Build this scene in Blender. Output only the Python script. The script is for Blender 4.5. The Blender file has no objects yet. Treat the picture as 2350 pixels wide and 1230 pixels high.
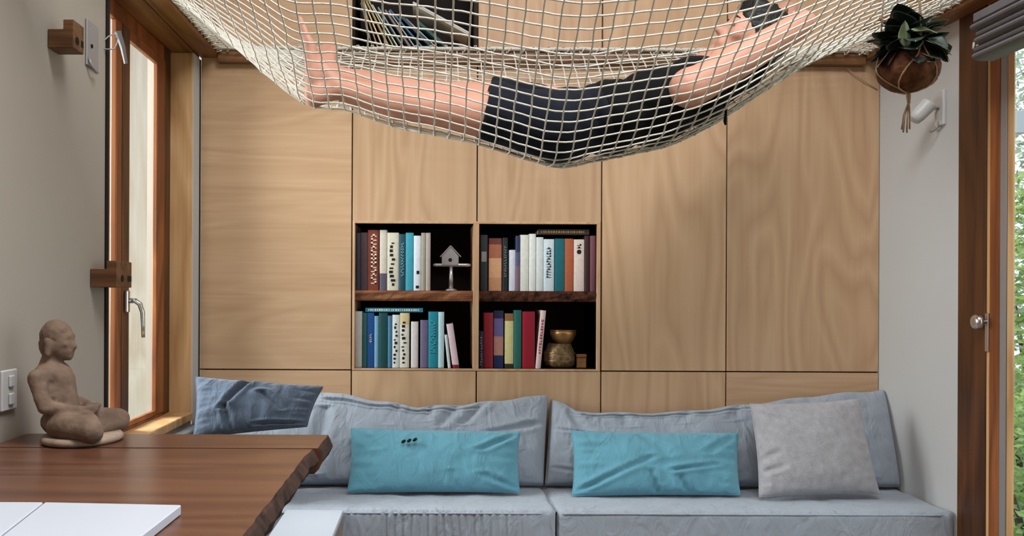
import bpy, bmesh, math, random
import numpy as np
from mathutils import Vector, Matrix, Euler, noise as mnoise

# ------------------------------------------------------------------ camera, world, light, exposure
scene = bpy.context.scene
COL = scene.collection
FPX, VX, VY, ROLL, EYE = 1900.0, 990.0, 680.0, 0.0045, 1.2
D = 3.42                                   # distance to the plywood wall
cam_d = bpy.data.cameras.new('camera')
cam = bpy.data.objects.new('camera', cam_d); COL.objects.link(cam)
cam_d.sensor_width = 36.0; cam_d.sensor_fit = 'HORIZONTAL'
cam_d.lens = 36.0 * FPX / 2350
cam_d.shift_x = (1175 - VX) / 2350
cam_d.shift_y = (VY - 615) / 2350
cam_d.clip_start = 0.02
cam.matrix_world = Matrix.Translation((0, 0, EYE)) @ Matrix.Rotation(math.pi / 2, 4, 'X') @ Matrix.Rotation(ROLL, 4, 'Z')
scene.camera = cam

world = bpy.data.worlds.new('overcast_sky'); scene.world = world; world.use_nodes = True
wn = world.node_tree.nodes; wl = world.node_tree.links; wn.clear()
wo = wn.new('ShaderNodeOutputWorld'); wb = wn.new('ShaderNodeBackground')
wt = wn.new('ShaderNodeTexCoord'); ws = wn.new('ShaderNodeSeparateXYZ'); wr = wn.new('ShaderNodeValToRGB')
wr.color_ramp.elements[0].position = 0.0; wr.color_ramp.elements[0].color = (0.62, 0.70, 0.80, 1)
wr.color_ramp.elements[1].position = 1.0; wr.color_ramp.elements[1].color = (1.0, 1.04, 1.10, 1)
wl.new(wt.outputs['Generated'], ws.inputs[0]); wl.new(ws.outputs['Z'], wr.inputs[0])
wl.new(wr.outputs[0], wb.inputs[0]); wb.inputs[1].default_value = 1.25; wl.new(wb.outputs[0], wo.inputs[0])

vs = scene.view_settings
vs.view_transform = 'Standard'; vs.look = 'None'; vs.gamma = 1.0; vs.exposure = 0.55; vs.use_curve_mapping = False

def area_light(name, loc, target, sx, sy, power, col=(1, 1, 1)):
    l = bpy.data.lights.new(name, 'AREA'); l.shape = 'RECTANGLE'; l.size = sx; l.size_y = sy; l.energy = power; l.color = col
    o = bpy.data.objects.new(name, l); COL.objects.link(o); o.location = loc
    o.rotation_euler = (Vector(target) - Vector(loc)).to_track_quat('-Z', 'Y').to_euler()
    return o
area_light('added_top_light', (0.50, 1.00, 3.56), (0.50, 1.00, 0), 1.5, 1.2, 80, (0.96, 0.985, 1.0))  # unseen overhead light, added to brighten the seat and back wall
area_light('left_window_daylight', (-2.30, 2.75, 1.95), (0.8, 3.0, 0.9), 1.5, 1.8, 122, (0.95, 0.98, 1.0))
area_light('door_daylight', (2.30, 1.35, 1.25), (0, 1.6, 1.1), 2.2, 2.0, 5, (0.93, 0.97, 1.0))

# ------------------------------------------------------------------ helpers
def at(px, py, Y):
    """point at distance Y seen at photo pixel px, py"""
    x, y = px - VX, py - VY
    x, y = x + y * ROLL, y - x * ROLL
    return Vector((x * Y / FPX, Y, EYE - y * Y / FPX))
def PX(px): return (px - VX) * D / FPX
def PZ(py): return EYE - (py - VY) * D / FPX
def rgb(r, g, b):
    f = lambda c: (c / 255 / 12.92) if c / 255 <= 0.04045 else ((c / 255 + 0.055) / 1.055) ** 2.4
    return (f(r), f(g), f(b), 1)
R = random.Random(7)

def tag(o, label=None, cat=None, group=None, kind=None):
    if label: o['label'] = label
    if cat: o['category'] = cat
    if group: o['group'] = group
    if kind: o['kind'] = kind
    return o
def thing(name, loc, label, cat, group=None, kind=None):
    o = bpy.data.objects.new(name, None); COL.objects.link(o); o.location = Vector(loc); o.empty_display_size = 0.05
    return tag(o, label, cat, group, kind)
def root_loc(o):
    p = Vector((0, 0, 0))
    while o is not None: p += o.location; o = o.parent
    return p
def link_mesh(name, me, mat, parent=None, smooth=False):
    """verts given in world space; origin goes to the bottom centre"""
    n = len(me.vertices); co = np.empty(n * 3); me.vertices.foreach_get('co', co); co = co.reshape(-1, 3)
    lo, hi = co.min(0), co.max(0); org = np.array([(lo[0] + hi[0]) / 2, (lo[1] + hi[1]) / 2, lo[2]])
    me.vertices.foreach_set('co', (co - org).ravel()); me.update()
    if smooth: me.polygons.foreach_set('use_smooth', [True] * len(me.polygons))
    if mat is not None: me.materials.append(mat)
    o = bpy.data.objects.new(name, me); COL.objects.link(o)
    o.parent = parent; o.location = Vector(org) - root_loc(parent)
    return o

class MB:
    def __init__(s): s.v = []; s.f = []
    def add(s, vs_, fs):
        b = len(s.v); s.v += [tuple(p) for p in vs_]; s.f += [[i + b for i in f] for f in fs]; return s
    def box(s, x0, x1, y0, y1, z0, z1, M=None):
        v = [Vector((x, y, z)) for z in (z0, z1) for y in (y0, y1) for x in (x0, x1)]
        if M is not None: v = [M @ p for p in v]
        return s.add(v, [(0, 2, 3, 1), (4, 5, 7, 6), (0, 1, 5, 4), (2, 6, 7, 3), (0, 4, 6, 2), (1, 3, 7, 5)])
    def bbox(s, x0, x1, y0, y1, z0, z1, b=0.003, M=None):
        """box with chamfered edges"""
        b = min(b, (x1 - x0) / 3, (y1 - y0) / 3, (z1 - z0) / 3)
        bm = bmesh.new()
        vv = [bm.verts.new((x, y, z)) for z in (z0, z1) for y in (y0, y1) for x in (x0, x1)]
        for f in [(0, 2, 3, 1), (4, 5, 7, 6), (0, 1, 5, 4), (2, 6, 7, 3), (0, 4, 6, 2), (1, 3, 7, 5)]: bm.faces.new([vv[i] for i in f])
        bmesh.ops.bevel(bm, geom=bm.edges[:], offset=b, segments=1, affect='EDGES')
        bm.verts.index_update()
        v = [p.co.copy() for p in bm.verts]
        if M is not None: v = [M @ p for p in v]
        s.add(v, [[q.index for q in f.verts] for f in bm.faces]); bm.free(); return s
    def tube(s, pts, r, n=6, closed=False, cap=True):
        pts = [Vector(p) for p in pts]; N = len(pts); rr = r if hasattr(r, '__len__') else [r] * N
        b = len(s.v); up = None
        for i, p in enumerate(pts):
            if closed: t = pts[(i + 1) % N] - pts[i - 1]
            else: t = pts[min(i + 1, N - 1)] - pts[max(i - 1, 0)]
            if t.length < 1e-9: t = Vector((0, 0, 1))
            t.normalize()
            if up is None:
                up = Vector((0, 0, 1)) if abs(t.z) < 0.9 else Vector((1, 0, 0))
            up = up - t * up.dot(t)
            if up.length < 1e-6: up = t.orthogonal()
            up.normalize(); w = t.cross(up)
            for k in range(n):
                a = 2 * math.pi * k / n; s.v.append(tuple(p + (up * math.cos(a) + w * math.sin(a)) * rr[i]))
        M_ = N if closed else N - 1
        for i in range(M_):
            j = (i + 1) % N
            for k in range(n):
                l = (k + 1) % n; s.f.append([b + i * n + k, b + i * n + l, b + j * n + l, b + j * n + k])
        if cap and not closed:
            s.f.append([b + k for k in range(n)][::-1]); s.f.append([b + (N - 1) * n + k for k in range(n)])
        return s
    def lathe(s, prof, c, n=24, M=None, cap=True):
        b = len(s.v); c = Vector(c)
        for (r, z) in prof:
            for k in range(n):
                a = 2 * math.pi * k / n; p = Vector((r * math.cos(a), r * math.sin(a), z))
                if M is not None: p = M @ p
                s.v.append(tuple(c + p))
        for i in range(len(prof) - 1):
            for k in range(n):
                l = (k + 1) % n; s.f.append([b + i * n + k, b + i * n + l, b + (i + 1) * n + l, b + (i + 1) * n + k])
        if cap:
            s.f.append([b + k for k in range(n)][::-1]); s.f.append([b + (len(prof) - 1) * n + k for k in range(n)])
        return s
    def ell(s, c, r, rot=None, nu=16, nv=10):
        c = Vector(c); b = len(s.v); rot = rot if rot is not None else Matrix.Identity(3)
        for i in range(1, nv):
            th = math.pi * i / nv
            for k in range(nu):
                a = 2 * math.pi * k / nu
                s.v.append(tuple(c + rot @ Vector((r[0] * math.sin(th) * math.cos(a), r[1] * math.sin(th) * math.sin(a), r[2] * math.cos(th)))))
        t = len(s.v); s.v.append(tuple(c + rot @ Vector((0, 0, r[2])))); s.v.append(tuple(c + rot @ Vector((0, 0, -r[2]))))
        for i in range(nv - 2):
            for k in range(nu):
                l = (k + 1) % nu; s.f.append([b + i * nu + k, b + (i + 1) * nu + k, b + (i + 1) * nu + l, b + i * nu + l])
        for k in range(nu):
            l = (k + 1) % nu; s.f.append([t, b + k, b + l]); q = b + (nv - 2) * nu; s.f.append([t + 1, q + l, q + k])
        return s
    def cap(s, p0, p1, r0, r1, n=12):
        """tapered capsule"""
        p0, p1 = Vector(p0), Vector(p1); d = (p1 - p0); L = max(d.length, 1e-5); d = d / L
        pts, rr = [], []
        for i in range(5):
            a = math.pi / 2 * (1 - i / 4); pts.append(p0 - d * (r0 * math.sin(a))); rr.append(max(r0 * math.cos(a), 1e-4))
        for i in range(5):
            a = math.pi / 2 * i / 4; pts.append(p1 + d * (r1 * math.sin(a))); rr.append(max(r1 * math.cos(a), 1e-4))
        # constant frame
        up = d.orthogonal().normalized(); w = d.cross(up); b = len(s.v)
        for p, r in zip(pts, rr):
            for k in range(n):
                a = 2 * math.pi * k / n; s.v.append(tuple(p + (up * math.cos(a) + w * math.sin(a)) * r))
        for i in range(len(pts) - 1):
            for k in range(n):
                l = (k + 1) % n; s.f.append([b + i * n + k, b + i * n + l, b + (i + 1) * n + l, b + (i + 1) * n + k])
        s.f.append([b + k for k in range(n)][::-1]); s.f.append([b + (len(pts) - 1) * n + k for k in range(n)])
        return s
    def mesh(s, name):
        me = bpy.data.meshes.new(name); me.from_pydata(s.v, [], s.f); me.update(); return me
    def build(s, name, mat, parent=None, smooth=False): return link_mesh(name, s.mesh(name), mat, parent, smooth)
    def blob(s, voxel, smooth_it=6, fac=0.5):
        """fuse overlapping closed pieces into one continuous surface"""
        me = s.mesh('fused'); o = bpy.data.objects.new('fused', me); COL.objects.link(o)
        m = o.modifiers.new('r', 'REMESH'); m.mode = 'VOXEL'; m.voxel_size = voxel; m.adaptivity = 0
        if smooth_it: sm = o.modifiers.new('s', 'SMOOTH'); sm.iterations = smooth_it; sm.factor = fac
        dg = bpy.context.evaluated_depsgraph_get(); dg.update()
        r = bpy.data.meshes.new_from_object(o.evaluated_get(dg)); bpy.data.objects.remove(o); bpy.data.meshes.remove(me)
        return r

def displace(me, fn):
    n = len(me.vertices); co = np.empty(n * 3); me.vertices.foreach_get('co', co)
    no = np.empty(n * 3); me.vertices.foreach_get('normal', no); co = co.reshape(-1, 3); no = no.reshape(-1, 3)
    for i in range(n):
        co[i] += no[i] * fn(Vector(co[i]), Vector(no[i]))
    me.vertices.foreach_set('co', co.ravel()); me.update()
def nz(p, s): return mnoise.noise(Vector(p) * s)

# ------------------------------------------------------------------ materials
def mat_base(name, rough=0.6, spec=0.4, metal=0.0):
    m = bpy.data.materials.new(name); m.use_nodes = True
    b = m.node_tree.nodes['Principled BSDF']; b.inputs['Roughness'].default_value = rough
    b.inputs['Specular IOR Level'].default_value = spec; b.inputs['Metallic'].default_value = metal
    return m, m.node_tree.nodes, m.node_tree.links, b
def ramp(n, cols):
    r = n.new('ShaderNodeValToRGB'); e = r.color_ramp.elements
    while len(e) < len(cols): e.new(0.5)
    for i, (p, c) in enumerate(cols): e[i].position = p; e[i].color = c
    return r
def plain(name, c, rough=0.6, spec=0.4, metal=0.0, var=0.08, scale=8.0, bump=0.0, bscale=60.0):
    m, n, l, b = mat_base(name, rough, spec, metal)
    tc = n.new('ShaderNodeTexCoord'); no = n.new('ShaderNodeTexNoise'); no.inputs['Scale'].default_value = scale; no.inputs['Detail'].default_value = 4
    l.new(tc.outputs['Object'], no.inputs['Vector'])
    lo = tuple(x * (1 - var) for x in c[:3]) + (1,); hi = tuple(min(1, x * (1 + var)) for x in c[:3]) + (1,)
    r = ramp(n, [(0.3, lo), (0.7, hi)]); l.new(no.outputs[0], r.inputs[0]); l.new(r.outputs[0], b.inputs['Base Color'])
    if bump:
        n2 = n.new('ShaderNodeTexNoise'); n2.inputs['Scale'].default_value = bscale; n2.inputs['Detail'].default_value = 3
        l.new(tc.outputs['Object'], n2.inputs['Vector'])
        bp = n.new('ShaderNodeBump'); bp.inputs['Strength'].default_value = bump; bp.inputs['Distance'].default_value = 0.004
        l.new(n2.outputs[0], bp.inputs['Height']); l.new(bp.outputs[0], b.inputs['Normal'])
    return m
def wood(name, c0, c1, c2, axis='Z', scale=1.0, rough=0.5, spec=0.35, figure=2.2, bump=0.12, streak=0.55):
    """grain runs along axis; figure = distortion of the broad cathedral figure"""
    m, n, l, b = mat_base(name, rough, spec)
    tc = n.new('ShaderNodeTexCoord'); oi = n.new('ShaderNodeObjectInfo'); mp = n.new('ShaderNodeMapping')
    st = {'X': (0.16, 1, 1), 'Y': (1, 0.16, 1), 'Z': (1, 1, 0.16)}[axis]
    mp.inputs['Scale'].default_value = tuple(a * scale for a in st)
    mu = n.new('ShaderNodeVectorMath'); mu.operation = 'MULTIPLY_ADD'
    l.new(oi.outputs['Random'], mu.inputs[0]); mu.inputs[1].default_value = (37, 11, 23); l.new(tc.outputs['Object'], mu.inputs[2])
    l.new(mu.outputs[0], mp.inputs['Vector'])
    big = n.new('ShaderNodeTexNoise'); big.inputs['Scale'].default_value = 3.2; big.inputs['Detail'].default_value = 2; big.inputs['Distortion'].default_value = 0.6
    l.new(mp.outputs[0], big.inputs['Vector'])
    k = n.new('ShaderNodeMath'); k.operation = 'MULTIPLY'; k.inputs[1].default_value = figure * 9; l.new(big.outputs[0], k.inputs[0])
    fr = n.new('ShaderNodeMath'); fr.operation = 'PINGPONG'; fr.inputs[1].default_value = 1.0; l.new(k.outputs[0], fr.inputs[0])
    fine = n.new('ShaderNodeTexNoise'); fine.inputs['Scale'].default_value = 55; fine.inputs['Detail'].default_value = 5
    mp2 = n.new('ShaderNodeMapping'); st2 = {'X': (0.04, 1, 1), 'Y': (1, 0.04, 1), 'Z': (1, 1, 0.04)}[axis]
    mp2.inputs['Scale'].default_value = tuple(a * scale for a in st2); l.new(mu.outputs[0], mp2.inputs['Vector']); l.new(mp2.outputs[0], fine.inputs['Vector'])
    mx = n.new('ShaderNodeMix'); mx.data_type = 'FLOAT'; mx.inputs[0].default_value = streak; l.new(fr.outputs[0], mx.inputs[2]); l.new(fine.outputs[0], mx.inputs[3])
    r = ramp(n, [(0.15, c0), (0.5, c1), (0.85, c2)]); l.new(mx.outputs[0], r.inputs[0])
    hv = n.new('ShaderNodeHueSaturation'); va = n.new('ShaderNodeMapRange'); va.inputs[3].default_value = 0.94; va.inputs[4].default_value = 1.06
    l.new(oi.outputs['Random'], va.inputs[0]); l.new(va.outputs[0], hv.inputs['Value']); l.new(r.outputs[0], hv.inputs['Color'])
    l.new(hv.outputs[0], b.inputs['Base Color'])
    bp = n.new('ShaderNodeBump'); bp.inputs['Strength'].default_value = bump; bp.inputs['Distance'].default_value = 0.002
    l.new(mx.outputs[0], bp.inputs['Height']); l.new(bp.outputs[0], b.inputs['Normal'])
    return m
def fabric(name, c, var=0.12, weave=900.0, rough=0.9, mottled=14.0, crumple=0.0, cscale=16.0):
    m, n, l, b = mat_base(name, rough, 0.15); b.inputs['Sheen Weight'].default_value = 0.25 if sum(c[:3]) > 0.15 else 0.02
    tc = n.new('ShaderNodeTexCoord'); a = n.new('ShaderNodeTexNoise'); a.inputs['Scale'].default_value = mottled; a.inputs['Detail'].default_value = 6
    l.new(tc.outputs['Object'], a.inputs['Vector'])
    f = n.new('ShaderNodeTexNoise'); f.inputs['Scale'].default_value = 260; f.inputs['Detail'].default_value = 2; l.new(tc.outputs['Object'], f.inputs['Vector'])
    mx = n.new('ShaderNodeMix'); mx.data_type = 'FLOAT'; mx.inputs[0].default_value = 0.5; l.new(a.outputs[0], mx.inputs[2]); l.new(f.outputs[0], mx.inputs[3])
    lo = tuple(x * (1 - var) for x in c[:3]) + (1,); hi = tuple(min(1, x * (1 + var)) for x in c[:3]) + (1,)
    r = ramp(n, [(0.35, lo), (0.65, hi)]); l.new(mx.outputs[0], r.inputs[0]); l.new(r.outputs[0], b.inputs['Base Color'])
    bp = n.new('ShaderNodeBump'); bp.inputs['Strength'].default_value = 0.35; bp.inputs['Distance'].default_value = 0.002
    l.new(f.outputs[0], bp.inputs['Height']); l.new(bp.outputs[0], b.inputs['Normal'])
    if crumple:
        c1 = n.new('ShaderNodeTexNoise'); c1.inputs['Scale'].default_value = cscale; c1.inputs['Detail'].default_value = 3; c1.inputs['Distortion'].default_value = 1.6; c1.inputs['Roughness'].default_value = 0.45
        mp = n.new('ShaderNodeMapping'); mp.inputs['Scale'].default_value = (1.0, 1.0, 0.55); mp.inputs['Rotation'].default_value = (0, 0.35, 0)
        l.new(tc.outputs['Object'], mp.inputs['Vector']); l.new(mp.outputs[0], c1.inputs['Vector'])
        b2 = n.new('ShaderNodeBump'); b2.inputs['Strength'].default_value = crumple; b2.inputs['Distance'].default_value = 0.02
        l.new(c1.outputs[0], b2.inputs['Height']); l.new(b2.outputs[0], bp.inputs['Normal'])
    return m
def spine_mat(name, c, bands=None, rough=0.55):
    """book cloth: plain colour, with optional printed horizontal bands along the height [(z0..1, colour)]"""
    m, n, l, b = mat_base(name, rough, 0.35)
    tc = n.new('ShaderNodeTexCoord')
    no = n.new('ShaderNodeTexNoise'); no.inputs['Scale'].default_value = 60; l.new(tc.outputs['Object'], no.inputs['Vector'])
    if bands:
        sp = n.new('ShaderNodeSeparateXYZ'); l.new(tc.outputs['Generated'], sp.inputs[0])
        r = ramp(n, bands); r.color_ramp.interpolation = 'CONSTANT'; l.new(sp.outputs['Z'], r.inputs[0]); src = r.outputs[0]
    else:
        rg = n.new('ShaderNodeRGB'); rg.outputs[0].default_value = c; src = rg.outputs[0]
    hv = n.new('ShaderNodeHueSaturation'); va = n.new('ShaderNodeMapRange'); va.inputs[3].default_value = 0.85; va.inputs[4].default_value = 1.15
    l.new(no.outputs[0], va.inputs[0]); l.new(va.outputs[0], hv.inputs['Value']); l.new(src, hv.inputs['Color']); l.new(hv.outputs[0], b.inputs['Base Color'])
    return m
def glass(name, tint=(0.97, 0.99, 0.98, 1), gloss=0.07):
    m = bpy.data.materials.new(name); m.use_nodes = True; n = m.node_tree.nodes; l = m.node_tree.links; n.clear()
    o = n.new('ShaderNodeOutputMaterial'); t = n.new('ShaderNodeBsdfTransparent'); g = n.new('ShaderNodeBsdfGlossy'); x = n.new('ShaderNodeMixShader')
    t.inputs[0].default_value = tint; g.inputs['Roughness'].default_value = 0.02; x.inputs[0].default_value = gloss
    l.new(t.outputs[0], x.inputs[1]); l.new(g.outputs[0], x.inputs[2]); l.new(x.outputs[0], o.inputs[0]); return m

ply_v = wood('plywood_vertical', rgb(184, 148, 114), rgb(196, 160, 125), rgb(206, 171, 137), 'Z', 1.0, 0.5, 0.3, 2.6, 0.05, 0.55)
ply_h = wood('plywood_horizontal', rgb(184, 148, 114), rgb(196, 160, 125), rgb(206, 171, 137), 'X', 1.3, 0.5, 0.3, 2.0, 0.05, 0.7)
ply_edge = wood('plywood_edge', rgb(182, 140, 104), rgb(200, 160, 124), rgb(212, 176, 142), 'Z', 2.0, 0.5, 0.3, 1.0, 0.04)
cedar = wood('cedar_frame', rgb(96, 50, 22), rgb(132, 74, 36), rgb(156, 94, 50), 'Z', 1.6, 0.42, 0.4, 1.2, 0.08)
cedar_y = wood('cedar_beam', rgb(92, 56, 26), rgb(128, 84, 44), rgb(152, 106, 60), 'Y', 1.4, 0.5, 0.35, 1.6, 0.1)
cedar_x = wood('cedar_rail', rgb(84, 54, 30), rgb(112, 76, 44), rgb(136, 96, 60), 'X', 1.4, 0.5, 0.35, 1.6, 0.1)
cedar_dark = wood('dark_stained_timber', rgb(52, 28, 12), rgb(80, 46, 22), rgb(100, 60, 30), 'Z', 1.6, 0.4, 0.4, 1.0, 0.06)
pine_z = wood('pale_pine', rgb(172, 128, 84), rgb(200, 156, 108), rgb(216, 176, 130), 'Z', 1.6, 0.5, 0.3, 1.2, 0.05)
table_wood = wood('table_rimu', rgb(78, 48, 35), rgb(91, 57, 41), rgb(104, 67, 49), 'X', 1.3, 0.28, 0.5, 1.5, 0.05, 0.45)
bark = plain('live_edge_bark', rgb(58, 42, 35), 0.8, 0.2, 0, 0.5, 30, 0.8, 40)
shelf_wood = wood('shelf_slab', rgb(70, 36, 18), rgb(122, 72, 42), rgb(160, 108, 70), 'X', 2.4, 0.5, 0.35, 1.8, 0.15)
shelf_bark = plain('shelf_live_edge', rgb(74, 42, 28), 0.85, 0.2, 0, 0.7, 40, 1.0, 60)
dark_cavity = plain('near_black_cabinet', rgb(34, 24, 20), 0.7, 0.2)  # near-black tone for the niche backs and loft cubby sides
white_wall = plain('white_wall_dimmed', rgb(160, 151, 140), 0.75, 0.2, 0, 0.02, 3.0, 0.03, 200)  # white wall toned down, its dim light put into the colour
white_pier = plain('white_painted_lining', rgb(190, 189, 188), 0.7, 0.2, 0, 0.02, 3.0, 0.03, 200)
ceiling_m = plain('ceiling_white', rgb(220, 218, 212), 0.8, 0.1, 0, 0.02)
floor_m = wood('floor_boards', rgb(84, 62, 44), rgb(104, 80, 58), rgb(122, 96, 72), 'Y', 1.0, 0.4, 0.4, 1.5)
white_gloss = plain('white_lacquer', rgb(190, 195, 205), 0.35, 0.35, 0, 0.01)
white_plastic = plain('white_plastic', rgb(190, 188, 186), 0.4, 0.4, 0, 0.01)
grey_metal = plain('satin_grey_metal', rgb(148, 144, 144), 0.4, 0.5, 0.3, 0.03)
chrome = plain('satin_chrome', rgb(214, 214, 214), 0.22, 0.6, 1.0, 0.02)
black_m = plain('flat_black', rgb(24, 20, 18), 0.7, 0.2)
sofa_f = fabric('sofa_grey_cotton', rgb(156, 164, 175), 0.07, crumple=0.55, cscale=15)
sofa_d = fabric('sofa_charcoal_cotton', rgb(66, 70, 74), 0.1)
navy_f = fabric('slate_blue_cotton', rgb(72, 82, 97), 0.16, crumple=0.6, cscale=14)
teal_f = fabric('teal_cotton', rgb(100, 156, 174), 0.08, crumple=0.5, cscale=13)
greylinen_f = fabric('grey_linen', rgb(166, 164, 168), 0.16, mottled=40, crumple=0.2, cscale=12)
blind_f = fabric('grey_blind_cloth', rgb(104, 100, 104), 0.1)
rope_m = plain('white_cotton_rope', rgb(214, 208, 196), 0.85, 0.15, 0, 0.12, 60, 0.4, 300)
jute = plain('jute_twine', rgb(164, 138, 112), 0.9, 0.1, 0, 0.25, 60, 0.5, 300)
husk = plain('coconut_husk', rgb(92, 58, 40), 0.95, 0.1, 0, 0.55, 45, 1.0, 70)
soil = plain('potting_soil', rgb(38, 28, 22), 0.95, 0.1)
leaf_m = plain('dark_leaf', rgb(24, 38, 26), 0.4, 0.5, 0, 0.4, 20)
leaf_l = plain('light_leaf', rgb(104, 118, 84), 0.4, 0.5, 0, 0.2, 20)
skin_m = plain('skin', rgb(190, 138, 116), 0.55, 0.35, 0, 0.07, 14)
hair_m = plain('black_hair', rgb(18, 15, 14), 0.55, 0.35, 0, 0.4, 80, 0.8, 160)
shirt_m = fabric('black_jersey', rgb(12, 12, 14), 0.2)
shorts_m = fabric('navy_denim', rgb(21, 24, 32), 0.4, mottled=10)
stone_m = plain('weathered_carved_stone', rgb(116, 95, 80), 0.8, 0.25, 0, 0.3, 22, 0.5, 60)
stone_b = plain('pale_carved_base', rgb(150, 130, 112), 0.75, 0.25, 0, 0.25, 24, 0.4, 60)
brass = plain('aged_brass', rgb(168, 128, 84), 0.38, 0.5, 0.85, 0.25, 30)
pattern_pot = plain('patterned_brass', rgb(120, 98, 68), 0.5, 0.4, 0.5, 0.6, 70, 0.6, 120)
silver = plain('brushed_silver', rgb(196, 196, 200), 0.35, 0.5, 0.8, 0.06)
page_m = plain('paper_pages', rgb(214, 204, 184), 0.85, 0.1, 0, 0.06, 90)
ink_w = plain('cream_print', rgb(226, 214, 190), 0.7, 0.2)
ink_k = plain('black_print', rgb(28, 28, 30), 0.7, 0.2)
ink_r = plain('red_print', rgb(186, 70, 70), 0.7, 0.2)
ink_g = plain('gold_print', rgb(150, 118, 70), 0.6, 0.3)
pane_m = glass('window_glass')
fence_m = wood('pale_weathered_fence', rgb(216, 190, 172), rgb(230, 208, 192), rgb(240, 222, 210), 'Z', 1.2, 0.8, 0.1, 1.2, 0.1)
lawn_m = plain('lawn_green', rgb(96, 128, 62), 0.95, 0.1, 0, 0.3, 6, 0.6, 60)
hedge_m = plain('hedge_leaf', rgb(156, 184, 104), 0.6, 0.3, 0, 0.35, 4)
hedge_m2 = plain('hedge_leaf_grey', rgb(170, 186, 162), 0.7, 0.3, 0, 0.3, 4)

# ------------------------------------------------------------------ the room
XW, XR, XWIN = -0.96, 1.85, -1.047
YP = 2.44            # end of the left white wall
YJ = 0.969 * D       # far window jamb
YD = 2.907           # end of the right white pier = sofa front
ZB = 2.18            # underside of the loft beams
CEIL = 3.55
def struct(name, mb, mat, parent=None):
    o = mb.build(name, mat, parent)
    if parent is None: o['kind'] = 'structure'
    return o
struct('floor', MB().box(-1.15, 2.05, -1.6, D + 0.5, -0.06, 0), floor_m)
struct('ceiling', MB().box(-1.15, 2.05, 1.65, D + 0.5, CEIL, CEIL + 0.06).box(-1.15, 2.05, -1.66, 0.35, CEIL, CEIL + 0.06).box(-1.15, -0.3, 0.35, 1.65, CEIL, CEIL + 0.06).box(1.3, 2.05, 0.35, 1.65, CEIL, CEIL + 0.06), ceiling_m)  # opening in the unseen ceiling added for the overhead light
struct('wall_rear', MB().box(-1.15, 2.05, -1.66, -1.6, 0, CEIL), cedar_x)
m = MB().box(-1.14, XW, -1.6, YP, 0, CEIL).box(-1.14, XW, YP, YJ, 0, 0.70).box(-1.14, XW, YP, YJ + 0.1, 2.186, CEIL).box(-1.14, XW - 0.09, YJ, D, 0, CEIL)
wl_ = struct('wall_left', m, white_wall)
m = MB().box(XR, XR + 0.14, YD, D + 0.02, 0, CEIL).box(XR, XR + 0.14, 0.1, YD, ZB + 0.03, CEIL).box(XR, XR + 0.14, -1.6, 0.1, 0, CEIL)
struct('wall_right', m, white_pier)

# back wall: dark carcass with plywood panels
nx0, nxm0, nxm1, nx1 = PX(814), PX(1086), PX(1099), PX(1370)
zt, zs1, zs0, zb = PZ(513), PZ(667), PZ(691), PZ(846)
lz0 = PZ(113); lx0, lx1 = PX(808), PX(1088); lz1 = PZ(-150)
YB = D + 0.018       # carcass front; panels stand proud of it
Xl, Xr = XW, XR
m = MB()
cells = [(Xl, lx0, 0, CEIL), (nx1, Xr, 0, CEIL), (lx0, nx1, 0, zb), (lx0, nx1, zt, lz0), (lx1, nx1, lz0, lz1), (lx0, nx1, lz1, CEIL), (lx0, nx0, zb, zt)]
for (a, b_, c, d_) in cells: m.box(a, b_, YB, D + 0.40, c, d_)
m.box(nxm0 + 0.002, nxm1 - 0.002, YB + 0.01, D + 0.40, zb, zt)
wb_ = struct('wall_back', m, plain('stained_carcass', rgb(66, 46, 32), 0.7, 0.2))
G = 0.0026
def panel(x0, x1, y0, y1, mat, e=True):
    MB().bbox(PX(x0) + G, PX(x1) - G, D, YB, PZ(y1) + G, PZ(y0) - G, 0.0012).build('panel', mat, wb_)
cols = [458, 807, 1094, 1380, 1667, 2017.8]
for i in range(5):
    panel(cols[i], cols[i + 1], 850, 1250, ply_v if i in (1, 2, 3) else ply_h)
panel(458, 807, 120, 850, ply_h)
panel(807, 1094, 120, 510, ply_v); panel(1094, 1380, 120, 510, ply_v)
panel(1380, 1667, 120, 850, ply_v); panel(1667, 2017.8, 120, 850, ply_v)
panel(458, 807, -600, 120, ply_h); panel(807, 1094, -600, -150, ply_v); panel(1094, 1380, -600, 120, ply_v)
panel(1380, 1667, -600, 120, ply_v); panel(1667, 2017.8, -600, 120, ply_v)

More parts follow.
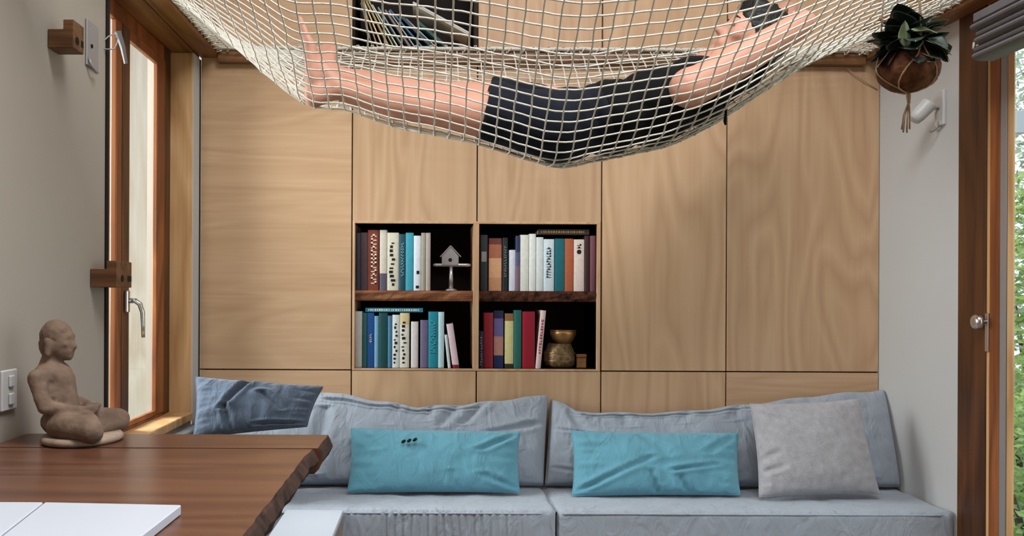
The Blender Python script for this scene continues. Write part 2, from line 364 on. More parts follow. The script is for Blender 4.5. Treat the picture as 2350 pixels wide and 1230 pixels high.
# built-in bookcase
bc = thing('bookcase', (PX(1092), D + 0.15, zb), 'built-in plywood bookcase with two bays and rough timber shelves, level with the sofa', 'bookcase')
YN = D + 0.30
for (a, b_) in ((nx0 - 0.010, nx0), (nx1, nx1 + 0.014)): MB().bbox(a, b_, D - 0.002, YN, zb - 0.008, zt + 0.010, 0.001).build('side_panel', ply_edge, bc)
MB().bbox(nxm0, nxm1, D - 0.002, YN, zb, zt, 0.001).build('divider', ply_edge, bc)
MB().bbox(nx0, nx1, D - 0.002, YN, zt, zt + 0.010, 0.001).build('top_panel', ply_edge, bc)
MB().bbox(nx0, nx1, D - 0.002, YN, zb - 0.008, zb, 0.001).build('bottom_panel', ply_edge, bc)
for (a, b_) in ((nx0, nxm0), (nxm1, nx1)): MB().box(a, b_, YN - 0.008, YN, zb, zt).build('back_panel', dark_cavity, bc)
def rough_shelf(x0, x1, z0, z1, y0, mat, parent, amp, seed):
    n, k = 40, 4; v, f = [], []
    for i in range(n + 1):
        x = x0 + (x1 - x0) * i / n
        for j in range(k + 1):
            z = z0 + (z1 - z0) * j / k
            v.append((x, y0 + amp * (nz((x * 30 + seed, z * 60, 0), 1.0) + 0.4 * nz((x * 90, z * 150, seed), 1.0)) + (0.006 if j in (0, k) else 0), z))
        v.append((x, YN - 0.008, z1)); v.append((x, YN - 0.008, z0))
    s = k + 3
    for i in range(n):
        for j in range(s):
            l = (j + 1) % s; f.append([i * s + j, (i + 1) * s + j, (i + 1) * s + l, i * s + l])
    f.append(list(range(s))); f.append([n * s + j for j in range(s)][::-1])
    mb = MB(); mb.add(v, f); return mb.build('shelf', mat, parent)
tag(rough_shelf(nx0, nxm0, zs0, zs1, D + 0.016, shelf_wood, bc, 0.004, 1.0), 'sawn reddish timber shelf')
tag(rough_shelf(nxm1, nx1, zs0, zs1, D + 0.016, shelf_bark, bc, 0.010, 5.0), 'dark shelf with a rough bark edge')
# loft niche
lc = thing('loft_bookcase', ((lx0 + lx1) / 2, D + 0.15, lz0), 'dark open book cubby in the plywood wall above the net', 'bookcase')
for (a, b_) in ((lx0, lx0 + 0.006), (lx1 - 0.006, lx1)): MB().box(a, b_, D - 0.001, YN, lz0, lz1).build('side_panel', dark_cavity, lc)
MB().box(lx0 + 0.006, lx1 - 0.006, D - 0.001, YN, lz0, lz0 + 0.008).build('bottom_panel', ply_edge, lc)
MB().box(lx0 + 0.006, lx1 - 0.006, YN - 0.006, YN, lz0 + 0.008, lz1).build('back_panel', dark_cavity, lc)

# loft beams and trims
XNL, XNR, YNF, YNB, ZN = -0.88, 1.775, 1.75, 3.385, 2.205
struct('trim_1', MB().bbox(XW, XNL, 0.2, D - 0.001, ZB, ZB + 0.14, 0.004), cedar_y)
struct('trim_2', MB().bbox(XNR, XR, 0.2, D - 0.001, ZB, ZB + 0.14, 0.004), cedar_y)
struct('trim_3', MB().bbox(XNL, XNR, YNB, D - 0.001, PZ(150), ZB + 0.035, 0.003), cedar_x)
struct('trim_4', MB().bbox(XNL, XNR, YNF - 0.09, YNF, ZB, ZB + 0.14, 0.004), cedar_x)
struct('trim_5', MB().box(XW - 0.002, XW + 0.004, YP - 0.010, YP + 0.012, 0.70, 2.17), black_m)

# ------------------------------------------------------------------ left window
w1 = thing('window_1', (XWIN - 0.03, (YP + YJ) / 2, 0.73), None, None, kind='structure')
MB().bbox(XW - 0.165, XW + 0.006, YP, YJ, 0.700, 0.732, 0.003).build('window_sill', pine_z, w1)
MB().bbox(XWIN - 0.06, XW, YJ, D - 0.012, 0.70, 2.172, 0.003).build('jamb_lining', pine_z, w1)
MB().box(XW, XW + 0.003, YJ + 0.006, D - 0.016, 0.46, 2.172).build('jamb_trim', white_pier, w1)
MB().bbox(-1.12, XW + 0.001, YP - 0.004, D - 0.014, 2.172, 2.186, 0.002).build('head_lining', cedar_y, w1)
MB().box(XW + 0.001, XW + 0.005, D - 0.016, D - 0.001, 0.46, 2.17).build('shadow_gap', black_m, w1)  # solid black strip standing in for the shade in the corner gap
fx0, fx1 = XWIN - 0.022, XWIN
yA, yB_, yC, yD_ = 0.801 * D, 0.834 * D, 0.919 * D, YJ
zt_w = 2.172; z0_w = 0.732
MB().bbox(fx0, fx1, 0.945 * D, yD_, z0_w, zt_w, 0.003).build('frame_post', cedar_dark, w1)
MB().bbox(fx0, fx1, YP - 0.3, 0.945 * D, 2.115, zt_w, 0.003).build('frame_head', cedar, w1)
MB().bbox(fx0, fx1, YP - 0.3, 0.945 * D, z0_w, z0_w + 0.012, 0.003).build('frame_bottom', cedar, w1)
sash = MB().bbox(fx0 + 0.008, fx1 + 0.004, yC, 0.945 * D, z0_w + 0.012, 2.115, 0.003).bbox(fx0 + 0.008, fx1 + 0.004, yB_, yC, 2.08, 2.115, 0.002)
sash.bbox(fx0 + 0.008, fx1 + 0.004, yB_, yC, z0_w + 0.012, z0_w + 0.03, 0.002)
sash.build('sash', cedar, w1)
MB().bbox(fx0 + 0.008, fx1 + 0.006, (yA + yB_) / 2 - 0.004, yB_, z0_w + 0.012, 2.115, 0.003).build('stile', cedar_dark, w1)
MB().bbox(fx0 + 0.004, fx1 + 0.002, yA, (yA + yB_) / 2 - 0.004, z0_w + 0.012, 2.115, 0.003).build('mullion', cedar, w1)
MB().box(fx0 + 0.014, fx0 + 0.018, yB_, yC, z0_w + 0.03, 2.08).build('pane', pane_m, w1)
MB().box(fx0 + 0.012, fx0 + 0.016, YP - 0.3, yA, z0_w + 0.012, 2.115).build('pane', pane_m, w1)
# handle
hp = at(285, 690, 2.82)
h = MB().bbox(XWIN + 0.008, XWIN + 0.02, 2.80, 2.825, hp.z - 0.04, hp.z + 0.035, 0.003).build('handle', chrome, w1)
c = Vector((XWIN + 0.02, 2.815, hp.z))
MB().tube([c, c + Vector((0.020, 0, 0.0)), c + Vector((0.036, 0, -0.012)), c + Vector((0.044, 0.004, -0.040)), c + Vector((0.045, 0.006, -0.085)), c + Vector((0.046, 0.006, -0.125))],
          [0.009, 0.009, 0.009, 0.008, 0.007, 0.006], 10).build('lever', chrome, h, True)
# window stay
ws_ = thing('window_stay', (XW + 0.0, 2.47, 1.98), 'grey metal window stay with a wire loop below the loft beam', 'window stay')
c0 = at(255, 88, 2.42)
pts = [at(236 + 0 * i, 118, 2.42) for i in range(1)] + [at(232, 108, 2.42), at(236, 96, 2.42), at(248, 84, 2.43), at(262, 78, 2.44), at(270, 84, 2.44), at(268, 100, 2.44), at(262, 112, 2.43), at(248, 113, 2.42), at(236, 112, 2.42)]
MB().tube(pts[1:], 0.0022, 6, True).build('wire_loop', grey_metal, ws_, True)
q0, q1 = at(270, 72, 2.45), at(289, 146, 2.47)
MB().tube([q0, q0.lerp(q1, 0.5) + Vector((0.003, 0, 0)), q1], [0.010, 0.008, 0.006], 4).build('stay_arm', plain('dull_zinc', rgb(104, 98, 94), 0.6, 0.3), ws_)

# pale fence outside the left window, one board per object
fn = thing('board_fence', (-2.6, 6.2, -0.3), 'pale weathered board fence outside the left window', 'fence')
for i in range(20):
    x = -4.3 + i * 0.145
    MB().bbox(x, x + 0.139, 6.2 + 0.006 * (i % 2), 6.225 + 0.006 * (i % 2), -0.3, 3.7, 0.002).build('board', fence_m, fn)

# ------------------------------------------------------------------ right glass door
d1 = thing('door_1', (XR + 0.05, 1.6, 0.02), None, None, kind='structure')
yy = lambda px, X: X * FPX / (px - VX)
MB().bbox(XR - 0.002, XR + 0.030, yy(2262, XR), YD + 0.001, 0.0, ZB + 0.02, 0.003).build('door_post', cedar_dark, d1)
XS = XR + 0.004
def strip(name, pa, pb, X, th, mat):
    MB().bbox(X, X + th, yy(pb, X), yy(pa, X), 0.02, ZB, 0.0008).build(name, mat, d1)
strip('edge_strip', 2262.5, 2270, XS, 0.006, pine_z)
strip('stile', 2271, 2293, XS + 0.002, 0.008, cedar)
strip('seal_strip', 2294, 2308, XS + 0.004, 0.006, grey_metal)
strip('shadow_gap', 2307, 2312, XS + 0.008, 0.004, black_m)  # black strip drawn in place of the shaded gap
strip('glazing_bead', 2311, 2325, XS + 0.005, 0.005, pine_z)
XS2 = XS + 0.005; yg1 = yy(2325, XS2)
MB().bbox(XS2, XS2 + 0.012, 1.45, yg1, 0.02, 0.14, 0.002).build('bottom_rail', cedar, d1)
MB().bbox(XS2, XS2 + 0.012, 1.45, yg1, 2.10, ZB, 0.002).build('top_rail', cedar, d1)
MB().bbox(XS2, XS2 + 0.04, 1.36, 1.45, 0.02, ZB, 0.002).build('stile', cedar, d1)
MB().box(XS2 + 0.004, XS2 + 0.008, 1.45, yg1, 0.14, 2.10).build('pane', pane_m, d1)
MB().bbox(XR - 0.002, XR + 0.12, 0.1, yy(2262, XR), ZB, ZB + 0.03, 0.002).build('door_head', cedar_y, d1)
kz = at(2255, 738, 2.8).z
hd = MB().bbox(XR - 0.001, XR + 0.014, yy(2268, XR), yy(2260, XR) + 0.004, kz - 0.10, kz + 0.03, 0.002).build('handle', chrome, d1)
cy = yy(2261, XR)
MB().lathe([(0.008, 0.0), (0.009, 0.012), (0.022, 0.018), (0.026, 0.026), (0.022, 0.036), (0.010, 0.040)], (XR, cy, kz), 16, Matrix.Rotation(-math.pi / 2, 3, 'Y')).build('knob', chrome, hd, True)

# folded roman blind at the door head
bl = thing('roman_blind', (1.80, 2.2, 1.96), 'folded grey fabric roman blind above the glass door', 'blind')
for i in range(5):
    z = 2.085 - i * 0.024; x = 1.755 + 0.012 * (i % 2)
    prof = []
    for a in range(9):
        t = math.pi * (a / 8 - 0.5); prof.append((x - 0.030 * math.cos(t), z - 0.014 - 0.014 * math.sin(t)))
    v = []; f = []
    ys = [1.5, 1.9, 2.3, 2.66 - 0.01 * (i % 3)]
    for yq in ys:
        for (a, b_) in prof: v.append((a, yq, b_))
        v.append((x + 0.04, yq, z - 0.028)); v.append((x + 0.04, yq, z))
    s = 11
    for k in range(3):
        for j in range(s):
            l = (j + 1) % s; f.append([k * s + j, (k + 1) * s + j, (k + 1) * s + l, k * s + l])
    f.append(list(range(s))); f.append([3 * s + j for j in range(s)][::-1])
    MB().add(v, f).build('fold', blind_f, bl)
MB().bbox(1.735, 1.845, 1.5, 2.66, 2.086, 2.115, 0.003).build('head_rail', blind_f, bl)
e = at(2243, 95, 2.66)
MB().tube([(1.765, 2.66, 2.03), (1.755, 2.672, 2.015), (e.x - 0.005, 2.67, e.z - 0.002), (e.x - 0.010, 2.665, e.z - 0.022)], 0.0035, 6).build('pull_cord', rope_m, bl, True)

# ------------------------------------------------------------------ sofa
SEAT = 0.45
def rounded_block(x0, x1, y0, y1, z0, z1, r, step=0.02, disp=None):
    bm = bmesh.new(); c = Vector(((x0 + x1) / 2, (y0 + y1) / 2, (z0 + z1) / 2)); hs = Vector(((x1 - x0) / 2, (y1 - y0) / 2, (z1 - z0) / 2))
    for ax in range(3):
        u, w = [(1, 2), (2, 0), (0, 1)][ax]; nu = max(2, int(2 * hs[u] / step)); nw = max(2, int(2 * hs[w] / step))
        for sg in (-1, 1):
            g = []
            for i in range(nu + 1):
                row = []
                for j in range(nw + 1):
                    p = Vector((0, 0, 0)); p[ax] = sg * hs[ax]; p[u] = -hs[u] + 2 * hs[u] * i / nu; p[w] = -hs[w] + 2 * hs[w] * j / nw
                    q = Vector([max(-hs[k] + r, min(hs[k] - r, p[k])) for k in range(3)]); d = p - q
                    if d.length > 1e-9: p = q + d.normalized() * r
                    row.append(bm.verts.new(c + p))
                g.append(row)
            for i in range(nu):
                for j in range(nw):
                    q = [g[i][j], g[i + 1][j], g[i + 1][j + 1], g[i][j + 1]]
                    bm.faces.new(q if sg > 0 else q[::-1])
    bmesh.ops.remove_doubles(bm, verts=bm.verts[:], dist=0.0008)
    me = bpy.data.meshes.new('block'); bm.to_mesh(me); bm.free(); me.update()
    if disp: displace(me, disp)
    return me
def welt(x0, x1, y0, y1, z, r=0.004, amp=0.0):
    pts = []
    n = 40
    def seg(a, b):
        for i in range(n): pts.append(Vector(a).lerp(Vector(b), i / n))
    ir = 0.02
    seg((x0 + ir, y0, z), (x1 - ir, y0, z)); seg((x1, y0 + ir, z), (x1, y1 - ir, z)); seg((x1 - ir, y1, z), (x0 + ir, y1, z)); seg((x0, y1 - ir, z), (x0, y0 + ir, z))
    return MB().tube(pts, r, 5, True)
so = thing('sofa_bench', (0.445, 3.15, 0), 'long built-in grey upholstered sofa bench under the plywood wall', 'sofa')
MB().bbox(XW + 0.006, XR - 0.004, YD + 0.02, D - 0.004, 0.0, 0.25, 0.004).build('base', ply_h, so)
XM = 0.445
def pleats_l(p, n):
    d = 0.004 * nz(p, 9)
    if n.y < -0.5:
        e = max(0, min(1, (p.x + 0.35) / 0.2)) * max(0, min(1, (0.42 - p.x) / 0.25))
        d += 0.0095 * e * math.sin(p.x * 230 + 5 * nz((p.x * 4, 0, p.z * 6), 1)) * (0.6 + 0.6 * nz((p.x * 12, 3, 0), 1))
    if n.z > 0.5:
        e = max(0, min(1, (0.3 - p.x) / 0.5)); d += 0.006 * e * nz((p.x * 14, p.y * 22, 0), 1)
    return d
def pleats_r(p, n):
    d = 0.003 * nz(p, 8)
    if n.z > 0.5: d += 0.003 * nz((p.x * 16 + p.y * 20, p.y * 6, 0), 1)
    if n.y < -0.5: d += 0.0015 * math.sin(p.x * 200 + 6 * nz((p.x * 3, 0, p.z * 8), 1)) * nz((p.x * 5, 1, 0), 1)
    return d
s1 = link_mesh('seat_cushion', rounded_block(XW + 0.008, XM - 0.003, YD, D - 0.006, 0.25, SEAT, 0.018, 0.011, pleats_l), sofa_f, so, True)
welt(XW + 0.010, XM - 0.004, YD + 0.001, D - 0.008, SEAT - 0.012).build('piping', sofa_f, s1, True)
s2 = link_mesh('seat_cushion', rounded_block(XM + 0.003, XR - 0.006, YD, D - 0.006, 0.25, SEAT, 0.018, 0.014, pleats_r), sofa_f, so, True)
welt(XM + 0.004, XR - 0.008, YD + 0.001, D - 0.008, SEAT - 0.012).build('piping', sofa_f, s2, True)

def pillow(name, label, cat, TL, TR, BR, BL, t, mat, pinch=0.05, power=0.42, creases=(), n=44, wr=0.006, wscale=9, group=None, parent=None, pipe=0.0035, seed=0.0, back=0.6, edgepts=None):
    """soft cushion through four corners; t = half thickness; creases = (u0,v0,u1,v1,width,depth)"""
    TL, TR, BR, BL = [Vector(p) for p in (TL, TR, BR, BL)]
    nrm = ((TR - TL).cross(BL - TL)).normalized()
    if nrm.y > 0: nrm = -nrm
    asp = max(0.3, (TL - BL).length / (TR - TL).length * 1.6)
    def P(u, v):
        a, b = (u + 1) / 2, (v + 1) / 2
        return (BL.lerp(BR, a)).lerp(TL.lerp(TR, a), b)
    def shape(u, v):
        uu = u * (1 - pinch * (1 - v * v)); vv = v * (1 - pinch * (1 - u * u))
        if edgepts and v > 0: vv += v * edgepts(u)
        return P(uu, vv)
    v, f = [], []
    for side in (1, -1):
        for i in range(n + 1):
            for j in range(n + 1):
                # denser sampling near the edges
                u = math.sin((i / n - 0.5) * math.pi); w = math.sin((j / n - 0.5) * math.pi)
                e = max(0.0, (1 - u * u) * (1 - w * w)); h = t * e ** power * (1 if side > 0 else back)
                p = shape(u, w)
                if side > 0:
                    em = min(1, e * 6)
                    h += em * wr * (nz((p.x * wscale + seed, p.z * wscale, seed), 1) + 0.5 * nz((p.x * wscale * 2.7, p.z * wscale * 2.7, seed + 3), 1))
                    # small puckers along the seams
                    ed = max(abs(u), abs(w)); k1 = max(0.0, (ed - 0.55) / 0.45)
                    if abs(u) > abs(w): h += min(1, e * 8) * k1 * 1.3 * wr * nz((u * 1.5, w * 9 * asp, seed + 20), 1)
                    else: h += min(1, e * 8) * k1 * 1.3 * wr * nz((u * 9 / asp, w * 1.5, seed + 30), 1)
                    for (u0, v0, u1, v1, wd, dp) in creases:
                        du, dv = u1 - u0, v1 - v0; tt = max(0, min(1, ((u - u0) * du + (w - v0) * dv) / (du * du + dv * dv)))
                        dd = math.hypot(u - u0 - du * tt, w - v0 - dv * tt)
                        h -= 1.6 * dp * em * math.exp(-(dd / wd) ** 2) * (1 - 0.5 * tt)
                        h += 0.9 * dp * em * math.exp(-((dd - 2.0 * wd) / wd) ** 2) * (1 - 0.5 * tt)
                v.append(p + nrm * (h * side))
    s = (n + 1) * (n + 1)
    for i in range(n):
        for j in range(n):
            a, b, c, d = i * (n + 1) + j, (i + 1) * (n + 1) + j, (i + 1) * (n + 1) + j + 1, i * (n + 1) + j + 1
            f.append([a, b, c, d]); f.append([s + d, s + c, s + b, s + a])
    mb = MB().add(v, f); me = mb.mesh(name); bm = bmesh.new(); bm.from_mesh(me)
    bmesh.ops.remove_doubles(bm, verts=bm.verts[:], dist=0.0002); bmesh.ops.recalc_face_normals(bm, faces=bm.faces[:]); bm.to_mesh(me); bm.free()
    o = link_mesh(name, me, mat, parent, True)
    if label: tag(o, label, cat, group)
    per = [(u, -1) for u in np.linspace(-1, 1, 30)][:-1] + [(1, w) for w in np.linspace(-1, 1, 30)][:-1] + [(u, 1) for u in np.linspace(1, -1, 30)][:-1] + [(-1, w) for w in np.linspace(1, -1, 30)][:-1]
    if pipe: MB().tube([shape(u, w) for (u, w) in per], pipe, 5, True).build('piping', mat, o, True)
    return o

YBk = 3.215   # front of the back cushions at the seat
def topw(u): return 0.0
def wave_l(u): return float(np.interp(u, [-1, -0.32, -0.08, 0.22, 0.5, 0.73, 0.93, 1], [0, 0, -0.16, -0.33, -0.26, -0.15, -0.05, 0])) + 0.02 * math.sin(u * 23)
def wave_r(u): return float(np.interp(u, [-1, -0.94, -0.85, -0.55, -0.25, 0.2, 0.6, 1], [0, -0.10, -0.32, -0.40, -0.40, -0.25, -0.09, 0])) + 0.02 * math.sin(u * 19)
zs = SEAT + 0.013
pillow('back_cushion', 'grey back cushion behind the slate blue pillow and one teal pillow, with wrinkled top edge', 'cushion',
       at(500, 900, 3.385), at(1256, 907, 3.385), Vector((0.439, 3.25, zs)), Vector((-0.87, 3.25, zs)), 0.075, sofa_f, 0.003, 0.22,
       [(0.62, 0.95, 0.50, 0.35, 0.025, 0.010), (0.45, 0.92, 0.36, 0.25, 0.025, 0.010), (0.30, 0.92, 0.27, 0.45, 0.02, 0.008), (0.10, 0.90, 0.05, 0.3, 0.02, 0.007), (0.93, 0.3, 0.70, 0.1, 0.05, 0.008),
        (-0.3, 0.80, 0.55, 0.80, 0.03, 0.010), (-0.33, 0.6, -0.36, -0.8, 0.03, 0.012)], 96, 0.005, 10, edgepts=wave_l, seed=2.0, back=0.3, pipe=0.0045)
pillow('back_cushion', 'grey back cushion in the corner behind the square linen pillow', 'cushion',
       at(1265, 918, 3.385), at(2026, 897, 3.385), Vector((1.838, 3.25, zs)), Vector((0.453, 3.25, zs)), 0.075, sofa_f, 0.003, 0.22,
       [(-0.97, 0.25, -0.80, 0.18, 0.03, 0.010), (-0.97, -0.65, -0.78, -0.80, 0.03, 0.012), (-0.9, 0.9, -0.8, 0.2, 0.03, 0.010), (-0.6, 0.9, -0.55, 0.4, 0.03, 0.008), (-0.2, 0.92, -0.25, 0.5, 0.03, 0.008), (0.1, 0.92, 0.05, 0.5, 0.03, 0.008),
        (-0.85, 0.82, 0.2, 0.80, 0.03, 0.008)], 96, 0.006, 9, edgepts=wave_r, seed=7.0, back=0.3, pipe=0.0045)
# charcoal cushion along the left end
me = rounded_block(-0.885, -0.50, 2.97, 3.16, SEAT + 0.009, 0.655, 0.03, 0.02, lambda p, n: 0.006 * nz(p, 9))
tag(link_mesh('end_cushion', me, sofa_d, None, True), 'low charcoal cushion under the window sill, mostly hidden by the table', 'cushion')
me = rounded_block(XW + 0.008, -0.892, 2.93, 3.375, SEAT + 0.009, 0.696, 0.02, 0.02, lambda p, n: 0.003 * nz(p, 9))
tag(link_mesh('bolster', me, sofa_d, None, True), 'narrow charcoal bolster standing along the wall under the left window sill', 'bolster')
# slate blue pillow
pillow('slate_pillow', 'slate blue cotton pillow tilted in the left corner behind the table', 'pillow',
       at(450, 866, 3.10), at(741, 888, 3.13), at(704, 978, 3.02), at(444, 1006, 2.99), 0.06, navy_f, 0.04, 0.40,
       [(-0.15, 0.95, -0.55, -0.2, 0.05, 0.016), (-0.5, -0.1, -0.35, -0.9, 0.05, 0.010), (0.1, 0.4, 0.5, -0.3, 0.06, 0.010), (0.95, -0.9, 0.1, -0.85, 0.05, 0.010)], 60, 0.008, 11, seed=4.0)
yT = 3.165
pillow('lumbar_pillow', 'teal oblong pillow showing a row of three dark button holes', 'pillow',
       at(806, 984, 3.20), at(1193, 992, 3.20), at(1192, 1129, 3.115), at(798, 1129, 3.115), 0.060, teal_f, 0.03, 0.42,
       [(0.95, 0.9, 0.55, 0.35, 0.05, 0.012), (0.95, -0.9, 0.6, -0.5, 0.06, 0.010), (0.3, -0.95, 0.2, -0.4, 0.04, 0.007), (-0.95, 0.95, -0.7, 0.4, 0.06, 0.008)], 60, 0.006, 10, group='teal lumbar pillows', seed=11.0)
tp = pillow('lumbar_pillow', 'teal oblong pillow without button holes, with creased lower corners', 'pillow',
       at(1312, 990, 3.20), at(1694, 995, 3.20), at(1698, 1135, 3.10), at(1314, 1137, 3.10), 0.060, teal_f, 0.03, 0.42,
       [(-0.95, -0.9, -0.1, 0.1, 0.05, 0.010), (0.0, -0.95, -0.12, -0.3, 0.035, 0.014), (0.35, -0.95, 0.25, -0.5, 0.04, 0.014), (0.2, -0.3, 0.7, -0.1, 0.05, 0.009), (-0.2, 0.95, 0.1, 0.2, 0.06, 0.008), (0.95, 0.9, 0.6, 0.3, 0.06, 0.008)], 60, 0.009, 9, group='teal lumbar pillows', seed=17.0)
pillow('square_pillow', 'square mottled grey linen pillow leaning on the corner back cushion', 'pillow',
       at(1722, 928, 3.16), at(1972, 916, 3.17), at(2018, 1133, 3.07), at(1743, 1140, 3.05), 0.068, greylinen_f, 0.045, 0.42,
       [(-0.95, -0.2, -0.7, -0.1, 0.05, 0.006), (-0.95, -0.5, -0.65, -0.4, 0.05, 0.006), (-0.95, 0.8, -0.6, 0.6, 0.05, 0.006)], 56, 0.005, 9, seed=23.0)
# button holes on the first teal pillow
bm_ = bpy.data.objects['lumbar_pillow']
for i in range(3):
    c = at(926 + i * 13, 1013 - i * 2, 3.118)
    MB().ell((c.x, c.y, c.z), (0.010, 0.008, 0.006), Euler((0, -0.6, 0)).to_matrix(), 10, 6).build('button_hole', black_m, bm_, True)

# ------------------------------------------------------------------ white storage box before the sofa
wbx = thing('storage_box', (-0.405, 2.55, 0), 'white-topped storage box butting against the front of the sofa', 'box')
MB().bbox(-0.502, -0.308, 2.20, 2.900, 0.0, 0.432, 0.004).build('body', wood('box_sides', rgb(120, 104, 92), rgb(140, 122, 108), rgb(156, 138, 122), 'Z', 2.0), wbx)
MB().bbox(-0.506, -0.304, 2.195, 2.902, 0.432, 0.450, 0.003).build('lid', white_gloss, wbx)

# ------------------------------------------------------------------ live-edge table
TT = 0.869; TH = 0.055; XE = -0.255; YTB = 1.966
tb = thing('slab_table', (-0.6, 1.35, 0), 'reddish brown live-edge timber slab table carrying the meditating statue', 'table')
def plank(name, y0, y1, xe, amp, seed, top=0.0):
    n = max(6, int((y1 - y0) / 0.014)); v, f = [], []
    prof = [(0.0, TT + top), (0.004, TT + top - 0.006), (0.012, TT - TH * 0.45), (0.002, TT - TH * 0.8), (-0.008, TT - TH)]
    for i in range(n + 1):
        y = y0 + (y1 - y0) * i / n
        base = xe + amp * nz((0, y * 7, seed), 1) + 0.5 * amp * nz((3, y * 22, seed), 1)
        v.append((XW + 0.004, y, TT + top))
        for k, (dx, z) in enumerate(prof):
            v.append((base + dx + amp * 0.8 * nz((k * 3.1, y * 30, seed), 1) * (k > 0), y, z))
        v.append((XW + 0.004, y, TT - TH))
    s = len(prof) + 2
    for i in range(n):
        for j in range(s):
            l = (j + 1) % s; f.append([i * s + j, i * s + l, (i + 1) * s + l, (i + 1) * s + j])
    f.append(list(range(s))[::-1]); f.append([n * s + j for j in range(s)])
    o = MB().add(v, f).build(name, table_wood, tb)
    o.data.materials.append(bark)
    for p in o.data.polygons:
        if p.normal.x > 0.35: p.material_index = 1
    return o
plank('plank', 1.792, YTB, XE + 0.010, 0.003, 1.0, 0.001)
plank('plank', 0.62, 1.788, XE - 0.004, 0.007, 4.0)
MB().bbox(-0.93, -0.45, 0.75, 1.85, 0.0, TT - TH, 0.004).build('support_cabinet', white_plastic, tb)
# white board in two pieces on the table
wp = thing('white_board', (-0.75, 1.1, TT), 'flat white board of two pieces lying on the slab table', 'board')
ZT2 = TT + 0.016
def onz(px, py, z):
    k = (EYE - z) * FPX / (py - VY); p = at(px, py, k); return Vector((p.x, p.y, z))
def slab(name, pts, z0, z1, mat, parent):
    v = [(p.x, p.y, z0) for p in pts] + [(p.x, p.y, z1) for p in pts]; n = len(pts)
    f = [list(range(n))[::-1], list(range(n, 2 * n))] + [[i, (i + 1) % n, n + (i + 1) % n, n + i] for i in range(n)]
    mb = MB().add(v, f); me = mb.mesh(name); bm = bmesh.new(); bm.from_mesh(me); bmesh.ops.recalc_face_normals(bm, faces=bm.faces[:])
    bmesh.ops.bevel(bm, geom=bm.edges[:], offset=0.0015, segments=1, affect='EDGES'); bm.to_mesh(me); bm.free()
    return link_mesh(name, me, mat, parent)
A, B, C_ = onz(-80, 1151, ZT2), onz(416, 1161, ZT2), onz(326, 1231, ZT2)
dirv = (C_ - B).normalized(); Bf = B + dirv * 0.62; S1 = onz(101, 1156, ZT2); S2 = S1 + (onz(38, 1228, ZT2) - onz(100, 1177, ZT2)).normalized() * 0.6
slab('board_piece', [S1 + Vector((0.0015, 0, 0)), B, Bf, S2 + Vector((0.0015, 0, 0))], TT + 0.001, ZT2, white_gloss, wp)
Al = Vector((XW + 0.02, S1.y, ZT2))
slab('board_piece', [Al, S1 - Vector((0.0015, 0, 0)), S2 - Vector((0.0015, 0, 0)), Vector((XW + 0.02, S2.y, ZT2))], TT + 0.001, ZT2, white_gloss, wp)

# ------------------------------------------------------------------ seated statue
YS = 1.87
st = thing('statue', (at(185, 1015, YS).x, YS, TT), 'small brown carved statue of a seated meditating figure on the slab table', 'statue')
def S(px, py, dy=0.0):
    p = at(px, py, YS); return Vector((p.x, YS + dy, p.z))
k = YS / FPX
mb = MB()
# torso, hips, legs, arms, head
mb.ell(S(148, 965), (0.048, 0.060, 0.034)); mb.cap(S(146, 945), S(128, 870), 0.036, 0.041); mb.ell(S(120, 860), (0.037, 0.056, 0.034))
mb.ell(S(132, 905), (0.037, 0.046, 0.05))
mb.cap(S(116, 842), S(122, 812), 0.026, 0.022)
for sg in (-1, 1):
    mb.cap(S(112, 862, sg * 0.056), S(134, 925, sg * 0.068), 0.020, 0.016)
    mb.cap(S(134, 925, sg * 0.068), S(196, 938, sg * 0.030), 0.0155, 0.012)
    mb.cap(S(160, 970, sg * 0.045), S(240, 974, sg * 0.080), 0.032, 0.027)     # thigh
    mb.cap(S(243, 980, sg * 0.076), S(200, 985, -sg * 0.02), 0.025, 0.019)    # shin
    mb.cap(S(205, 985, -sg * 0.02), S(185, 982, -sg * 0.05), 0.015, 0.012)
    mb.cap(S(208, 960, sg * 0.03), S(230, 962, sg * 0.052), 0.021, 0.020)
    for q in range(4): mb.cap(S(200 + q * 4, 934 - q, sg * 0.026), S(224 + q * 2, 932 - q, -sg * 0.004), 0.0055, 0.005, 8)
mb.cap(S(196, 938, 0.01), S(222, 938, -0.01), 0.011, 0.009)
mb.ell(S(132, 780), (0.036, 0.033, 0.042)); mb.ell(S(140, 800), (0.026, 0.026, 0.026)); mb.cap(S(152, 812), S(156, 816), 0.013, 0.012)
mb.cap(S(166, 783), S(171, 795), 0.006, 0.0075); mb.ell(S(160, 770), (0.010, 0.022, 0.006)); mb.cap(S(164, 806, -0.007), S(164, 806, 0.007), 0.006, 0.006)
mb.ell(S(158, 790, -0.016), (0.007, 0.008, 0.005)); mb.ell(S(158, 790, 0.016), (0.007, 0.008, 0.005))
for sg in (-1, 1): mb.cap(S(124, 782, sg * 0.033), S(124, 812, sg * 0.033), 0.009, 0.007)
me = mb.blob(0.0042, 5)
displace(me, lambda p, n: 0.0014 * nz(p, 60) + 0.0008 * nz(p, 140))
link_mesh('figure', me, stone_m, st, True)
hb = MB().ell(S(129, 770), (0.036, 0.035, 0.035)); hb.ell(S(115, 790), (0.022, 0.031, 0.033)); hb.ell(S(128, 747), (0.024, 0.024, 0.014))
hm = hb.blob(0.004, 4); displace(hm, lambda p, n: 0.0018 * nz(p, 160)); link_mesh('hair_cap', hm, stone_m, st, True)
bs = MB(); n = 40; prof = [(0.0, 0.001), (0.088, 0.001), (0.096, 0.006), (0.095, 0.013), (0.090, 0.018), (0.0, 0.018)]
cc = at(190, 1012, YS)
